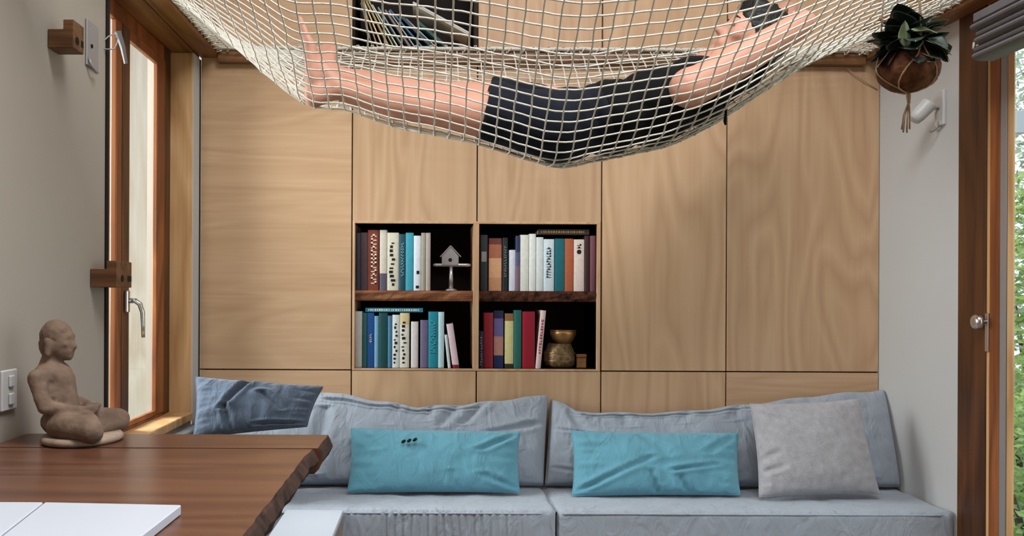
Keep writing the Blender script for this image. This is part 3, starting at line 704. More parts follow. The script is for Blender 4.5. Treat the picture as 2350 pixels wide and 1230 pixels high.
bs.lathe([(r if r else 0.001, z) for r, z in prof], (cc.x, YS, TT), 40, Matrix.Diagonal((0.90, 1.0, 1.0)))
link_mesh('base', bs.mesh('base'), stone_b, st, True)

# ------------------------------------------------------------------ things on the left wall
def peg(px0, py0, py1, pxf, step_px, step_py, label, px_end):
    Y0 = XW * FPX / (px0 - VX)                 # nearest edge at the wall
    x1 = (pxf - VX) * Y0 / FPX                 # how far it stands off
    Y1 = x1 * FPX / (px_end - VX)
    z1, z0 = at(px0, py0, Y0).z, at(px0, py1, Y0).z; zt2 = at(px0, step_py, Y0).z; xs = (step_px - VX) * Y0 / FPX
    t = thing('wall_peg', (XW, (Y0 + Y1) / 2, z0), label, 'wall peg', 'stepped timber pegs on the left wall')
    v = []
    pro = [(XW + 0.001, z0), (x1, z0), (x1, zt2), (xs, zt2), (xs, z1), (XW + 0.001, z1)]
    mb = MB(); v = [(x, Y0, z) for x, z in pro] + [(x, Y1, z) for x, z in pro]; q = len(pro)
    mb.add(v, [list(range(q)), [q + i for i in range(q)][::-1]] + [[i, q + i, q + (i + 1) % q, (i + 1) % q] for i in range(q)])
    me = mb.mesh('block'); bm = bmesh.new(); bm.from_mesh(me); bmesh.ops.recalc_face_normals(bm, faces=bm.faces[:]); bmesh.ops.bevel(bm, geom=bm.edges[:], offset=0.0015, segments=1, affect='EDGES'); bm.to_mesh(me); bm.free()
    link_mesh('block', me, peg_wood, t)
    c = Vector((x1, Y0 + (Y1 - Y0) * 0.35, (z0 + z1) / 2))
    MB().lathe([(0.010, -0.002), (0.010, 0.0012), (0.007, 0.0016), (0.001, 0.0016)], c, 16, Matrix.Rotation(math.pi / 2, 3, 'Y')).build('hole_disc', black_m, t)  # black disc painted for the dark inside of the peg hole
    MB().box(x1 - 0.004, x1 + 0.0012, Y1 - (Y1 - Y0) * 0.28, Y1 - 0.004, (z0 + z1) / 2 - 0.008, (z0 + z1) / 2 + 0.008).build('slot', black_m, t)
peg_wood = wood('peg_timber', rgb(76, 48, 28), rgb(104, 70, 42), rgb(126, 88, 56), 'X', 3.0, 0.55, 0.3, 1.2)
peg(106, 66, 109, 166, 142, 44, 'stepped timber wall peg near the ceiling beam', 190)
peg(206, 617, 659, 268, 244, 598, 'stepped timber wall peg above the window handle', 302)
# switch
t = thing('light_switch', (XW, 1.87, 0.97), 'white double light switch on the left wall behind the statue', 'light switch')
zc = at(20, 895, 1.87).z
MB().bbox(XW + 0.001, XW + 0.009, 1.838, 1.905, zc - 0.046, zc + 0.046, 0.003).build('plate', white_plastic, t)
for q in (-1, 1): MB().bbox(XW + 0.009, XW + 0.015, 1.862, 1.882, zc + q * 0.02 - 0.013, zc + q * 0.02 + 0.013, 0.002).build('rocker', white_plastic, t)
# wall spot lamps
def spot(X, sgn, Y, zc, label, hang):
    t = thing('spot_lamp', (X, Y, zc - 0.065), label, 'wall lamp')
    a, b = (X, X + sgn * 0.012)
    MB().bbox(min(a, b) + (0.0005 if sgn > 0 else -0.0005), max(a, b), Y - 0.026, Y + 0.026, zc - 0.064, zc + 0.064, 0.003).build('wall_plate', grey_metal if sgn > 0 else white_plastic, t)
    c = Vector((X + sgn * 0.012, Y, zc))
    MB().tube([c, c + Vector((sgn * 0.03, 0, 0.0)), c + Vector((sgn * 0.045, 0, -0.012))], 0.006, 8).build('arm', grey_metal, t, True)
    Mh = Matrix.Rotation(-sgn * 0.75, 3, 'Y')
    hc = c + Vector((sgn * 0.062, 0, -0.012))
    MB().lathe([(0.012, -0.045), (0.022, -0.040), (0.026, -0.02), (0.028, 0.03), (0.030, 0.036), (0.024, 0.036), (0.022, 0.012), (0.001, 0.010)], hc, 20, Mh).build('head', white_plastic, t, True)
    MB().tube([c + Vector((0, 0, -0.05)), c + Vector((sgn * 0.008, 0, -0.072)), c + Vector((sgn * 0.018, 0.01, -0.082)), c + Vector((sgn * 0.012, 0.03, -0.078))], 0.004, 6).build('switch_toggle', grey_metal, t, True)
spot(XR, -1, 1.85 * FPX / (2160 - VX), at(2160, 248, 3.0).z, 'small pale grey wall spot lamp on the right pier behind the hanging plant', True)
yb = XW * FPX / (206 - VX); zc = at(206, 105, yb).z
t = thing('wall_bracket', (XW, yb, zc - 0.07), 'flat grey metal bracket on the left wall behind the upper peg', 'wall bracket')
MB().bbox(XW + 0.0005, XW + 0.006, yb - 0.040, yb + 0.040, zc - 0.064, zc + 0.064, 0.002).build('plate', grey_metal, t)
MB().tube([(XW + 0.006, yb - 0.03, zc - 0.04), (XW + 0.014, yb - 0.032, zc - 0.062), (XW + 0.018, yb - 0.01, zc - 0.076), (XW + 0.014, yb + 0.012, zc - 0.072)], 0.004, 6).build('hook', grey_metal, t, True)
MB().lathe([(0.006, 0.0), (0.005, 0.003), (0.001, 0.003)], (XW + 0.006, yb - 0.01, zc - 0.004), 12, Matrix.Rotation(math.pi / 2, 3, 'Y')).build('screw', black_m, t)

# ------------------------------------------------------------------ bookcase contents
YSP = D + 0.03     # plane of the book spines
BK = {}
def glyphs(mb, x0, x1, z0, z1, y, seed, n, fill=0.7):
    """small irregular letter-like strokes on a spine"""
    r = random.Random(seed); hgt = (z1 - z0) / n
    for i in range(n):
        za = z0 + hgt * i + hgt * 0.15; zb_ = z0 + hgt * (i + 1) - hgt * 0.15; kx = r.choice([0, 1, 2, 3])
        w = (x1 - x0)
        mb.box(x0, x1, y, y + 0.001, za, za + (zb_ - za) * 0.35)
        if kx in (0, 1): mb.box(x0, x0 + w * 0.35, y, y + 0.001, za, zb_)
        if kx in (1, 2): mb.box(x1 - w * 0.35, x1, y, y + 0.001, za, zb_)
        if kx == 3: mb.box(x0 + w * 0.3, x0 + w * 0.7, y, y + 0.001, za, zb_)
def book(label, x0, x1, ytop, ybot, col, tilt=0.0, depth=0.17, mark=None, bands=None, group=None, y=None, horiz=False, floorz=None, name='book'):
    """x0..x1, ytop, ybot in photo pixels on the plane of the spines; tilt leans the top to the right"""
    yf = YSP if y is None else y; sc = yf / FPX
    X0, X1 = (x0 - VX) * sc, (x1 - VX) * sc; H = (ybot - ytop) * sc
    zb_ = EYE - (ybot - VY) * sc if floorz is None else floorz
    w, hh = X1 - X0 - 0.0006, H
    t = thing(name, (X0, yf, zb_), label, 'book', group)
    Mt = Matrix.Translation((X0, 0, zb_)) @ Matrix.Rotation(tilt, 4, 'Y')
    if tilt < 0: Mt = Matrix.Translation((X1, 0, zb_)) @ Matrix.Rotation(tilt, 4, 'Y') @ Matrix.Translation((-w, 0, 0))
    cm = spine_mat('cover_' + name, rgb(*col), [(p, rgb(*c)) for p, c in bands] if bands else None)
    bt = 0.0022 if not horiz else 0.002
    mb = MB()
    if not horiz:
        # rounded spine: an arc of facets, then two boards
        pr = []
        for i in range(7):
            a = i / 6; pr.append((w * a, yf + 0.004 - 0.004 * math.sin(math.pi * a) ** 0.6))
        pr += [(w, yf + depth), (w - bt, yf + depth), (w - bt, yf + 0.006), (bt, yf + 0.006), (bt, yf + depth), (0, yf + depth)]
        q = len(pr); v = [Mt @ Vector((a, b, 0)) for a, b in pr] + [Mt @ Vector((a, b, hh)) for a, b in pr]
        mb.add(v, [[i, (i + 1) % q, q + (i + 1) % q, q + i] for i in range(q)])
        mb.f += [[0, 12, 11, 10], [0, 10, 9, 1], [1, 9, 2], [2, 9, 3], [3, 9, 4], [4, 9, 8, 5], [5, 8, 6], [6, 8, 7]] if False else []
        for base in (0, q):
            F = [[12, 0, 10, 11], [0, 1, 9, 10], [1, 2, 3, 4, 5, 9], [5, 6, 8, 9][::1], [6, 7, 8]]
            F = [[12, 0, 10, 11], [0, 1, 2, 3, 4, 5, 6, 9, 10], [6, 7, 8, 9]]
            for fc in F: mb.f.append([base + i for i in (fc if base else fc[::-1])])
        mb.build('cover', cm, t)
        MB().box(bt, w - bt, yf + 0.007, yf + depth - 0.003, 0.003, hh - 0.003, Mt).build('pages', page_m, t)
    else:
        v = None
        mb.box(0, w, yf, yf + depth, 0, bt).box(0, w, yf, yf + depth, hh - bt, hh).box(0, w, yf, yf + 0.003, bt, hh - bt)
        mb.v = [tuple(Mt @ Vector(p)) for p in mb.v]; mb.build('cover', cm, t)
        MB().box(0.003, w - 0.003, yf + 0.004, yf + depth - 0.003, bt, hh - bt, Mt).build('pages', page_m, t)
    if mark:
        kind, im = mark; g = MB(); yq = yf - 0.0012; sd = hash(label) % 9999 if False else len(label) * 31 + int(x0)
        if kind == 'title': glyphs(g, w * 0.28, w * 0.72, hh * 0.25, hh * 0.85, yq, sd, 12)
        if kind == 'bold': glyphs(g, w * 0.30, w * 0.80, hh * 0.10, hh * 0.94, yq, sd, 13)
        if kind == 'small': glyphs(g, w * 0.35, w * 0.65, hh * 0.45, hh * 0.62, yq, sd, 4)
        if kind == 'emblem': g.lathe([(w * 0.22, -0.0006), (w * 0.22, 0.0006)], (w * 0.5, yq + 0.0006, hh * 0.76), 14, Matrix.Rotation(math.pi / 2, 3, 'X')); glyphs(g, w * 0.3, w * 0.7, hh * 0.82, hh * 0.92, yq, sd, 2)
        if kind == 'label': g.box(w * 0.15, w * 0.85, yq, yq + 0.001, hh * 0.52, hh * 0.70)
        if kind == 'foot': g.box(w * 0.3, w * 0.75, yq, yq + 0.001, hh * 0.04, hh * 0.09); g.box(w * 0.4, w * 0.8, yq, yq + 0.001, hh * 0.30, hh * 0.36)
        if kind == 'script':
            rr = random.Random(sd)
            for i in range(11):
                z = hh * (0.08 + 0.8 * i / 11); a = rr.uniform(0.15, 0.45) * w; g.box(a, a + w * rr.uniform(0.2, 0.4), yq, yq + 0.001, z, z + hh * rr.uniform(0.02, 0.05))
        if kind == 'lying':
            rr = random.Random(sd); xx = w * 0.05
            while xx < w * 0.92:
                d_ = rr.uniform(0.003, 0.008); g.box(xx, xx + d_, yq, yq + 0.001, hh * 0.3, hh * 0.72); xx += d_ + rr.uniform(0.002, 0.005)
        g.v = [tuple(Mt @ Vector(p)) for p in g.v]
        o = g.build('lettering' if kind not in ('emblem', 'label') else kind, im, t)
        if kind != 'label': o['kind'] = 'stuff'
    return t
def zx(z): return 790 + z * 0.309      # crop columns to photo pixels
def zx2(z): return 1080 + z * 0.309
def zy(z): return 490 + z * 0.309
GA, GB, GC, GD = 'books on the upper left shelf', 'books on the lower left shelf', 'books on the upper right shelf', 'books on the lower right shelf'
fA = zs1 + 0.0005; fB = zb + 0.0005
for lab, a, b, top, col, mk, bands in [
    ('dark slate book at the outer end beside the maroon-grey book', 86, 118, 136, (52, 56, 66), None, None),
    ('dull maroon-grey book beside the brick red lettered book', 119, 171, 133, (84, 66, 72), None, None),
    ('brick red book with bold cream lettering down its spine', 172, 256, 113, (128, 58, 44), ('bold', ink_w), None),
    ('tall pale cream book with a dark foot beside the brick red book', 262, 317, 113, (206, 198, 182), None, [(0, (90, 84, 100)), (0.28, (206, 198, 182))]),
    ('cream book with dark handwritten script beside the tall pale one', 318, 404, 133, (212, 206, 186), ('script', ink_k), None),
    ('dark petrol blue book beside the bright turquoise one', 406, 454, 143, (30, 74, 90), ('title', plain('petrol_print', rgb(120, 170, 180))), None),
    ('bright turquoise book on the sawn shelf', 455, 514, 133, (58, 156, 176), None, None),
    ('bluish white book with small black marks near its foot', 515, 569, 155, (218, 222, 232), ('foot', ink_k), None),
    ('olive grey slim book on the sawn shelf', 570, 603, 133, (164, 158, 138), None, None),
    ('pinkish grey slim book at the ornament end of the sawn shelf', 604, 640, 133, (178, 164, 158), None, None)]:
    book(lab, zx(a), zx(b), zy(top), zy(562), col, mark=mk, bands=bands, group=GA, floorz=fA)
for lab, a, b, top, col, mk, bands in [
    ('greyish white book against the left side of the bay', 82, 134, 724, (206, 206, 204), None, None),
    ('slim sea green book under the lying blue book', 136, 169, 735, (56, 110, 104), None, None),
    ('cobalt blue book with a pale mark on its spine', 170, 224, 735, (26, 82, 148), ('small', ink_w), None),
    ('slim sky blue book beside the cobalt one', 225, 257, 758, (116, 166, 196), None, None),
    ('dark bottle green book under the lying blue book', 258, 324, 735, (18, 72, 72), None, None),
    ('slim steel blue book beside the bottle green one', 325, 356, 756, (70, 126, 164), None, None),
    ('white book with large black marks on the lower left shelf', 358, 414, 749, (218, 222, 218), ('script', ink_k), None),
    ('cream book with dark script and a pale tan top', 415, 485, 735, (222, 216, 196), ('script', ink_k), [(0, (222, 218, 204)), (0.78, (216, 196, 150))]),
    ('short pinkish white book beside the cream script book', 497, 552, 799, (220, 210, 208), None, None),
    ('purple grey book between the pinkish white and teal books', 566, 624, 787, (112, 102, 134), None, None),
    ('teal book with pale marks on the lower left shelf', 626, 699, 724, (26, 136, 156), ('title', plain('teal_print', rgb(70, 170, 185))), None),
    ('pale cyan slim book beside the teal one', 700, 744, 726, (186, 216, 222), None, None)]:
    book(lab, zx(a), zx(b), zy(top), zy(1142), col, mark=mk, bands=bands, group=GB, floorz=fB)
book('small thin white book leaning on the pale cyan one', zx(772), zx(795), zy(893), zy(1142), (214, 216, 218), -0.11, 0.15, group=GB, floorz=fB)
book('pale pink book with a dark red foot leaning beside the thin white one', zx(808), zx(858), zy(806), zy(1142), (220, 196, 206), -0.15, 0.16, bands=[(0, (128, 30, 52)), (0.09, (220, 196, 206))], group=GB, floorz=fB)
book('blue book lying flat on top of the row, with cream lettering', zx(157), zx(586), zy(694), zy(724), (40, 124, 150), 0, 0.16, ('lying', ink_w), group=GB, horiz=True, floorz=EYE - (zy(733) - VY) * YSP / FPX)

for lab, a, b, top, col, mk, bands in [
    ('charcoal book with a pale grey label by the divider', 72, 126, 150, (44, 46, 50), ('label', grey_metal), None),
    ('book with a peach picture spine darkening to brown at the top', 135, 230, 174, (214, 154, 112), None, [(0, (206, 150, 112)), (0.25, (222, 168, 128)), (0.62, (172, 104, 78)), (0.88, (108, 56, 48))]),
    ('slim black book with small pale lettering', 236, 276, 170, (34, 36, 40), ('title', grey_metal), None),
    ('short white book on the bark-edged shelf', 285, 333, 260, (210, 214, 224), None, None),
    ('indigo patterned book with a mauve foot', 334, 366, 155, (52, 56, 96), None, [(0, (124, 96, 112)), (0.45, (86, 84, 120)), (0.7, (44, 50, 92))]),
    ('tall off-white book beside the indigo one', 368, 432, 148, (218, 218, 208), None, None),
    ('off-white book between the tall one and the pale grey one', 434, 484, 140, (224, 226, 220), None, None),
    ('pale grey white book before the pale blue lettered one', 486, 540, 165, (212, 216, 214), None, None),
    ('pale blue white book with dark lettering down its spine', 541, 620, 179, (206, 220, 226), ('title', plain('slate_print', rgb(50, 70, 90))), None),
    ('dark teal book on the bark-edged shelf', 624, 699, 175, (22, 98, 108), None, None),
    ('rust orange book on the bark-edged shelf', 700, 764, 175, (172, 90, 56), None, None),
    ('pinkish cream book with a round black emblem', 766, 844, 180, (218, 200, 190), ('emblem', ink_k), None),
    ('narrow dark maroon book near the right side of the bay', 847, 884, 152, (58, 26, 32), None, None),
    ('mauve book against the right side of the bay', 886, 936, 152, (116, 74, 84), None, None)]:
    book(lab, zx2(a), zx2(b), zy(top), zy(565), col, mark=mk, bands=bands, group=GC, floorz=fA)
book('dark book lying flat on the tops of the row, with gold lettering', zx2(500), zx2(880), zy(101), zy(140), (52, 42, 38), 0, 0.15, ('lying', ink_g), group=GC, horiz=True, floorz=EYE - (zy(152) - VY) * YSP / FPX)
for lab, a, b, top, col, mk, bands in [
    ('short navy patterned book by the divider', 66, 99, 870, (46, 46, 78), ('script', grey_metal), None),
    ('red book next to the short navy one', 101, 170, 730, (160, 40, 54), None, None),
    ('multicoloured book banded navy, purple and peach', 175, 246, 714, (90, 80, 130), None, [(0, (30, 46, 96)), (0.22, (196, 140, 128)), (0.55, (112, 100, 156)), (0.86, (36, 40, 76))]),
    ('pale yellow book with a brown top and dark foot', 256, 321, 735, (218, 210, 146), None, [(0, (50, 44, 34)), (0.08, (220, 212, 150)), (0.86, (150, 104, 66))]),
    ('green book beside the pale yellow one', 323, 380, 710, (38, 106, 96), None, None),
    ('crimson book beside the green one', 386, 480, 720, (152, 20, 42), None, None)]:
    book(lab, zx2(a), zx2(b), zy(top), zy(1142), col, mark=mk, bands=bands, group=GD, floorz=fB)
book('pale pink book with red lettering leaning against the brass pots', zx2(484), zx2(524), zy(708), zy(1142), (226, 200, 198), 0.09, 0.16, ('title', ink_r), group=GD, floorz=fB)

# ornament
oc = at(1035, 662, YSP + 0.05); oc.z = fA
og = thing('ornament', oc, 'silver ornament of a little house on a cross arm and stem', 'ornament')
def O(px, py): p = at(px, py, YSP + 0.05); return p
MB().lathe([(0.026, 0.0), (0.026, 0.004), (0.012, 0.010), (0.006, 0.014)], oc, 20).build('foot', silver, og, True)
z1 = O(1035, 612).z
MB().tube([(oc.x, oc.y, oc.z + 0.010), (oc.x, oc.y, z1)], [0.010, 0.007], 12).build('stem', silver, og, True)
a, b = O(994, 608), O(1080, 608)
MB().tube([(a.x, oc.y, a.z), (a.x + 0.01, oc.y, a.z), (b.x - 0.01, oc.y, a.z), (b.x, oc.y, a.z)], [0.004, 0.0075, 0.0075, 0.004], 10).build('cross_arm', silver, og, True)
a, b = O(1014, 588), O(1052, 608); t_ = O(1034, 566)
hz = MB(); pro = [(a.x, b.z), (b.x, b.z), (b.x, a.z), (t_.x, t_.z), (a.x, a.z)]
v = [(x, oc.y - 0.015, z) for x, z in pro] + [(x, oc.y + 0.02, z) for x, z in pro]
hz.add(v, [list(range(5)), [9, 8, 7, 6, 5]] + [[i, 5 + i, 5 + (i + 1) % 5, (i + 1) % 5] for i in range(5)])
hz.build('house', silver, og)
MB().lathe([(0.008, 0.0), (0.008, 0.0015), (0.001, 0.0015)], ((a.x + b.x) / 2, oc.y - 0.0145, (a.z + b.z) / 2 + 0.002), 14, Matrix.Rotation(math.pi / 2, 3, 'X')).build('entrance_hole', black_m, og)
for s_ in (-1, 1):
    e0 = Vector((t_.x, oc.y + 0.0025, t_.z + 0.003)); e1 = Vector((t_.x + s_ * (b.x - a.x) * 0.62, oc.y + 0.0025, a.z - 0.003))
    d_ = (e1 - e0); ang = math.atan2(-d_.z, d_.x)
    MB().bbox(0, d_.length, -0.022, 0.022, -0.002, 0.002, 0.0006, Matrix.Translation(e0) @ Matrix.Rotation(ang, 4, 'Y')).build('roof_board', silver, og)
# stacked brass pots and little box
def Q(px, py, dy=0.06): return at(px, py, YSP + dy)
pc = Q(1284, 842); sc = (YSP + 0.06) / FPX
hp_ = (842 - 787) * sc; rp = 36 * sc
t = thing('patterned_pot', (pc.x, pc.y, fB), 'round patterned brass pot standing under the smooth brass bowl', 'pot')
MB().lathe([(rp * 0.7, 0), (rp * 0.95, hp_ * 0.12), (rp, hp_ * 0.35), (rp * 0.98, hp_ * 0.6), (rp * 0.80, hp_ * 0.85), (rp * 0.72, hp_)], (pc.x, pc.y, fB), 32).build('body', pattern_pot, t, True)
for q in (0.30, 0.62): MB().lathe([(rp * 1.0, -0.002), (rp * 1.03, 0), (rp * 1.0, 0.002)], (pc.x, pc.y, fB + hp_ * q), 32, cap=False).build('band', brass, t, True)
b0 = fB + hp_; hb_ = (786 - 756) * sc; rb = 30 * sc; bx_ = Q(1300, 800).x
t = thing('brass_bowl', (bx_, pc.y, b0), 'smooth brass bowl stacked on the patterned pot', 'bowl')
MB().lathe([(rb * 0.55, 0), (rb * 0.62, 0.003), (rb * 0.85, hb_ * 0.35), (rb, hb_ * 0.75), (rb * 0.97, hb_), (rb * 0.90, hb_), (rb * 0.80, hb_ * 0.4), (rb * 0.4, 0.006)], (pc.x + (bx_ - pc.x) * 0.5, pc.y, b0), 32).build('body', brass, t, True)
MB().lathe([(rb * 0.97, -0.002), (rb * 1.03, 0), (rb * 0.97, 0.002)], (pc.x + (bx_ - pc.x) * 0.5, pc.y, b0 + hb_), 32, cap=False).build('rim', brass, t, True)
t = thing('trinket_box', (Q(1334, 840).x, pc.y - 0.01, fB), 'small brown lidded trinket box beside the patterned pot', 'box')
xa, xb = Q(1323, 840, 0.02).x, Q(1346, 840, 0.02).x
MB().bbox(xa, xb, YSP + 0.02, YSP + 0.06, fB, fB + 0.044, 0.002).build('body', brass, t)
MB().bbox(xa - 0.001, xb + 0.001, YSP + 0.019, YSP + 0.061, fB + 0.044, fB + 0.058, 0.002).build('lid', shelf_wood, t)
# leaning books and papers in the loft niche
LB = [('thin grey magazine nearest the left side of the loft cubby', 852, 110, 0.26, (120, 112, 96), 0.004),
      ('olive brown booklet leaning in the loft cubby', 864, 142, 0.34, (150, 122, 78), 0.006),
      ('cream booklet beside the olive brown one in the loft cubby', 876, 128, 0.40, (212, 200, 164), 0.005),
      ('tan booklet leaning in the loft cubby', 890, 122, 0.46, (176, 146, 98), 0.007),
      ('pale sage booklet leaning in the loft cubby', 902, 124, 0.50, (176, 190, 168), 0.004),
      ('ivory booklet leaning among the sage ones in the loft cubby', 912, 118, 0.55, (224, 216, 196), 0.004),
      ('blue-grey booklet leaning in the loft cubby', 924, 112, 0.57, (128, 150, 160), 0.005),
      ('mauve grey booklet leaning in the loft cubby', 938, 104, 0.60, (122, 112, 116), 0.008),
      ('pale grey booklet leaning beside the mauve one in the loft cubby', 952, 108, 0.63, (182, 184, 178), 0.004),
      ('steel blue book leaning in the loft cubby', 968, 118, 0.72, (64, 104, 140), 0.006),
      ('dark petrol book leaning in the loft cubby', 984, 104, 0.78, (30, 66, 78), 0.012),
      ('white booklet leaning beside the dark petrol book', 1002, 100, 0.82, (206, 208, 206), 0.003),
      ('dark green book leaning low in the loft cubby', 1018, 84, 0.86, (28, 72, 76), 0.012)]
R_ = random.Random(3)
for i, (lab, bx, L, ang, col, th) in enumerate(LB):
    sc = YSP / FPX; x0 = (bx - VX) * sc; zz = lz0 + 0.0085 + th * math.sin(ang)
    # leans to the left: top towards the left
    t = thing('booklet', (x0, YSP, lz0 + 0.0085), lab, 'book', 'booklets leaning in the loft cubby')
    Mt = Matrix.Translation((x0, 0, zz)) @ Matrix.Rotation(-ang, 4, 'Y')
    hh = L * sc; cm = spine_mat('booklet_cover', rgb(*col)); dp = 0.16 + 0.02 * R_.random(); y0 = YSP - 0.005 + 0.012 * R_.random()
    MB().box(0, 0.0012, y0, y0 + dp, 0, hh, Mt).box(th - 0.0012, th, y0, y0 + dp, 0, hh, Mt).box(0.0012, th - 0.0012, y0, y0 + 0.001, 0, hh, Mt).build('cover', cm, t)
    MB().box(0.0012, th - 0.0012, y0 + 0.001, y0 + dp - 0.002, 0.001, hh - 0.001, Mt).build('pages', page_m, t)
# the wide white folder slanting over the booklets
pa, pb = at(948, 4, YSP - 0.012), at(1078, 75, YSP - 0.012)
d_ = pb - pa; ang = math.atan2(-d_.z, d_.x)
t = thing('white_folder', pb, 'long white folder slanting down across the leaning books in the loft cubby', 'folder', None)
Mt = Matrix.Translation((pa.x, 0, pa.z)) @ Matrix.Rotation(ang, 4, 'Y')
MB().bbox(0, d_.length, YSP - 0.012, YSP + 0.15, -0.006, 0.002, 0.001, Mt).build('cover', white_plastic, t)
MB().box(0.003, d_.length - 0.003, YSP - 0.010, YSP + 0.148, -0.0105, -0.006, Mt).build('pages', page_m, t)

# ------------------------------------------------------------------ the person lying in the net
YC = 2.66
p0 = at(1300, 330, YC)
pe = thing('person', p0, 'person in black top and dark shorts lying in the net, arms behind the head', 'person')
def J(px, py, Y=YC): return at(px, py, Y)
def axis_rot(d):
    x = Vector(d).normalized(); y = Vector((0, 1, 0)); z = x.cross(y).normalized(); y = z.cross(x)
    return Matrix((x, y, z)).transposed()
sp_rot = axis_rot(Vector((0.518, 0, 0.151)))
sp_rot0 = axis_rot(Vector((0.5, 0, -0.03))); sp_rot2 = axis_rot(Vector((0.5, 0, 0.27)))
torso = [((1290, 292), (0.12, 0.165, 0.106), sp_rot0), ((1395, 272), (0.14, 0.150, 0.104), sp_rot), ((1500, 246), (0.13, 0.165, 0.112), sp_rot), ((1590, 215), (0.11, 0.175, 0.100), sp_rot2), ((1645, 188), (0.085, 0.16, 0.062), sp_rot2)]
body = MB()
for c, r, m_ in torso: body.ell(J(*c), r, m_, 24, 14)
# legs
def leg(Y, dyp, knee_up=0):
    body.cap(J(1270, 288 + dyp, Y), J(1150, 268 + dyp, Y), 0.094, 0.078, 16)
    body.cap(J(1150, 268 + dyp, Y), J(1000, 251 + dyp, Y), 0.078, 0.055, 16)
    body.ell(J(985, 240 + dyp, Y), (0.052, 0.05, 0.050))
    body.cap(J(985, 249 + dyp, Y), J(905, 236 + dyp, Y), 0.052, 0.055, 16)
    body.cap(J(905, 236 + dyp, Y), J(780, 204 + dyp, Y), 0.054, 0.035, 16)
leg(2.575, 0); leg(2.745, -26)
# near foot, toes up
def foot(heel, ank, ball, tips, side, rb):
    body.cap(heel, ank, 0.034, 0.036); body.cap(heel, heel.lerp(ball, 0.5), 0.031, 0.026)
    body.cap(ank, ball.lerp(heel, 0.25), 0.036, 0.026)
    for s_ in (-1, 1): body.cap(heel.lerp(ball, 0.35) + side * s_ * 0.012, ball + side * s_ * 0.022, 0.025, rb)
    for q in range(5):
        o = side * (-0.034 + 0.017 * q); L = [1.0, 0.98, 0.92, 0.84, 0.74][q]; rr = [0.0125, 0.0095, 0.009, 0.0088, 0.0085][q]
        tip = ball.lerp(tips, L) + o * 1.05; mid = ball.lerp(tips, L * 0.6) + o + (ball - heel).normalized() * 0.0
        body.cap(ball + o * 0.9, mid, rr * 1.15, rr, 10); body.cap(mid, tip, rr, rr * 0.92, 10)
foot(J(722, 222, 2.565), J(772, 200, 2.575), J(712, 104, 2.56), J(692, 52, 2.565), Vector((0, 1, 0)), 0.019)
foot(J(742, 198, 2.755), J(782, 180, 2.745), J(748, 124, 2.84), J(738, 106, 2.885), Vector((0.85, 0.0, 0.5)).normalized() * -1, 0.019)
# head
hc = J(1720, 95, 2.67)
f_ = Vector((-0.84, -0.14, 0.52)).normalized(); up_ = Vector((0.52, -0.05, 0.85)); up_ = (up_ - f_ * up_.dot(f_)).normalized(); sd_ = up_.cross(f_)
HR = Matrix((f_, sd_, up_)).transposed()
def H(a, b, c): return hc + HR @ Vector((a, b, c))
body.ell(H(0, 0, 0.015), (0.094, 0.074, 0.095), HR, 24, 14); body.ell(H(0.030, 0, -0.050), (0.058, 0.056, 0.055), HR); body.ell(H(0.068, 0, -0.092), (0.020, 0.024, 0.016), HR)
body.cap(H(0.088, 0, 0.008), H(0.110, 0, -0.028), 0.009, 0.0125, 10); body.cap(H(0.098, -0.011, -0.032), H(0.098, 0.011, -0.032), 0.008, 0.008, 8)
body.cap(H(0.080, -0.034, 0.022), H(0.080, 0.034, 0.022), 0.011, 0.011, 10)
for s_ in (-1, 1):
    body.ell(H(0.078, s_ * 0.030, 0.002), (0.010, 0.013, 0.008), HR); body.ell(H(0.062, s_ * 0.044, -0.028), (0.022, 0.020, 0.018), HR)
    body.ell(H(-0.008, s_ * 0.076, -0.006), (0.020, 0.009, 0.032), HR)
body.cap(H(0.086, -0.018, -0.056), H(0.086, 0.018, -0.056), 0.0075, 0.0075, 10); body.cap(H(0.084, -0.015, -0.066), H(0.084, 0.015, -0.066), 0.008, 0.008, 10)
body.cap(H(-0.012, 0, -0.06), J(1632, 172, 2.66), 0.056, 0.062, 16)
# arms folded behind the head
def arm(sh, el, wr_, palm, fdir, thumb):
    body.cap(sh + Vector((-0.03, 0, -0.012)), sh, 0.062, 0.058, 16)
    body.cap(sh, sh.lerp(el, 0.55), 0.058, 0.050, 16); body.cap(sh.lerp(el, 0.45), el, 0.050, 0.040, 16)
    body.cap(el, el.lerp(wr_, 0.4), 0.041, 0.042, 14); body.cap(el.lerp(wr_, 0.4), wr_, 0.041, 0.027, 14)
    d = (palm - wr_).normalized(); s = d.cross(Vector((0, 0, 1)));
    s = s.normalized() if s.length > 1e-3 else Vector((1, 0, 0)); s = Vector((0.35, 0, 0.9)).normalized()
    body.cap(wr_, palm, 0.026, 0.024, 12)
    for q in (-1, 1): body.cap(wr_.lerp(palm, 0.4) + s * q * 0.012, palm + s * q * 0.022, 0.019, 0.017, 10)
    for q in range(4):
        o = s * (-0.033 + 0.022 * q); L = [0.062, 0.074, 0.078, 0.070][q]
        a = palm + o; b = a + fdir * L * 0.5; c = b + (fdir + d * 0.15 + Vector((0.3, 0, 0))).normalized() * L * 0.5
        body.cap(a, b, 0.0095, 0.009, 8); body.cap(b, c, 0.009, 0.008, 8)
    a = wr_.lerp(palm, 0.4) + s * 0.026; b = a + (s + d * 0.4).normalized() * 0.035; body.cap(a, b, 0.012, 0.0105, 8); body.cap(b, b + (s * 0.5 + d).normalized() * 0.028, 0.0105, 0.009, 8)
arm(J(1606, 192, 2.475), J(1842, 54, 2.46), J(1790, 78, 2.62), J(1778, 84, 2.68), Vector((-0.1, 0.95, 0.1)).normalized(), 1)
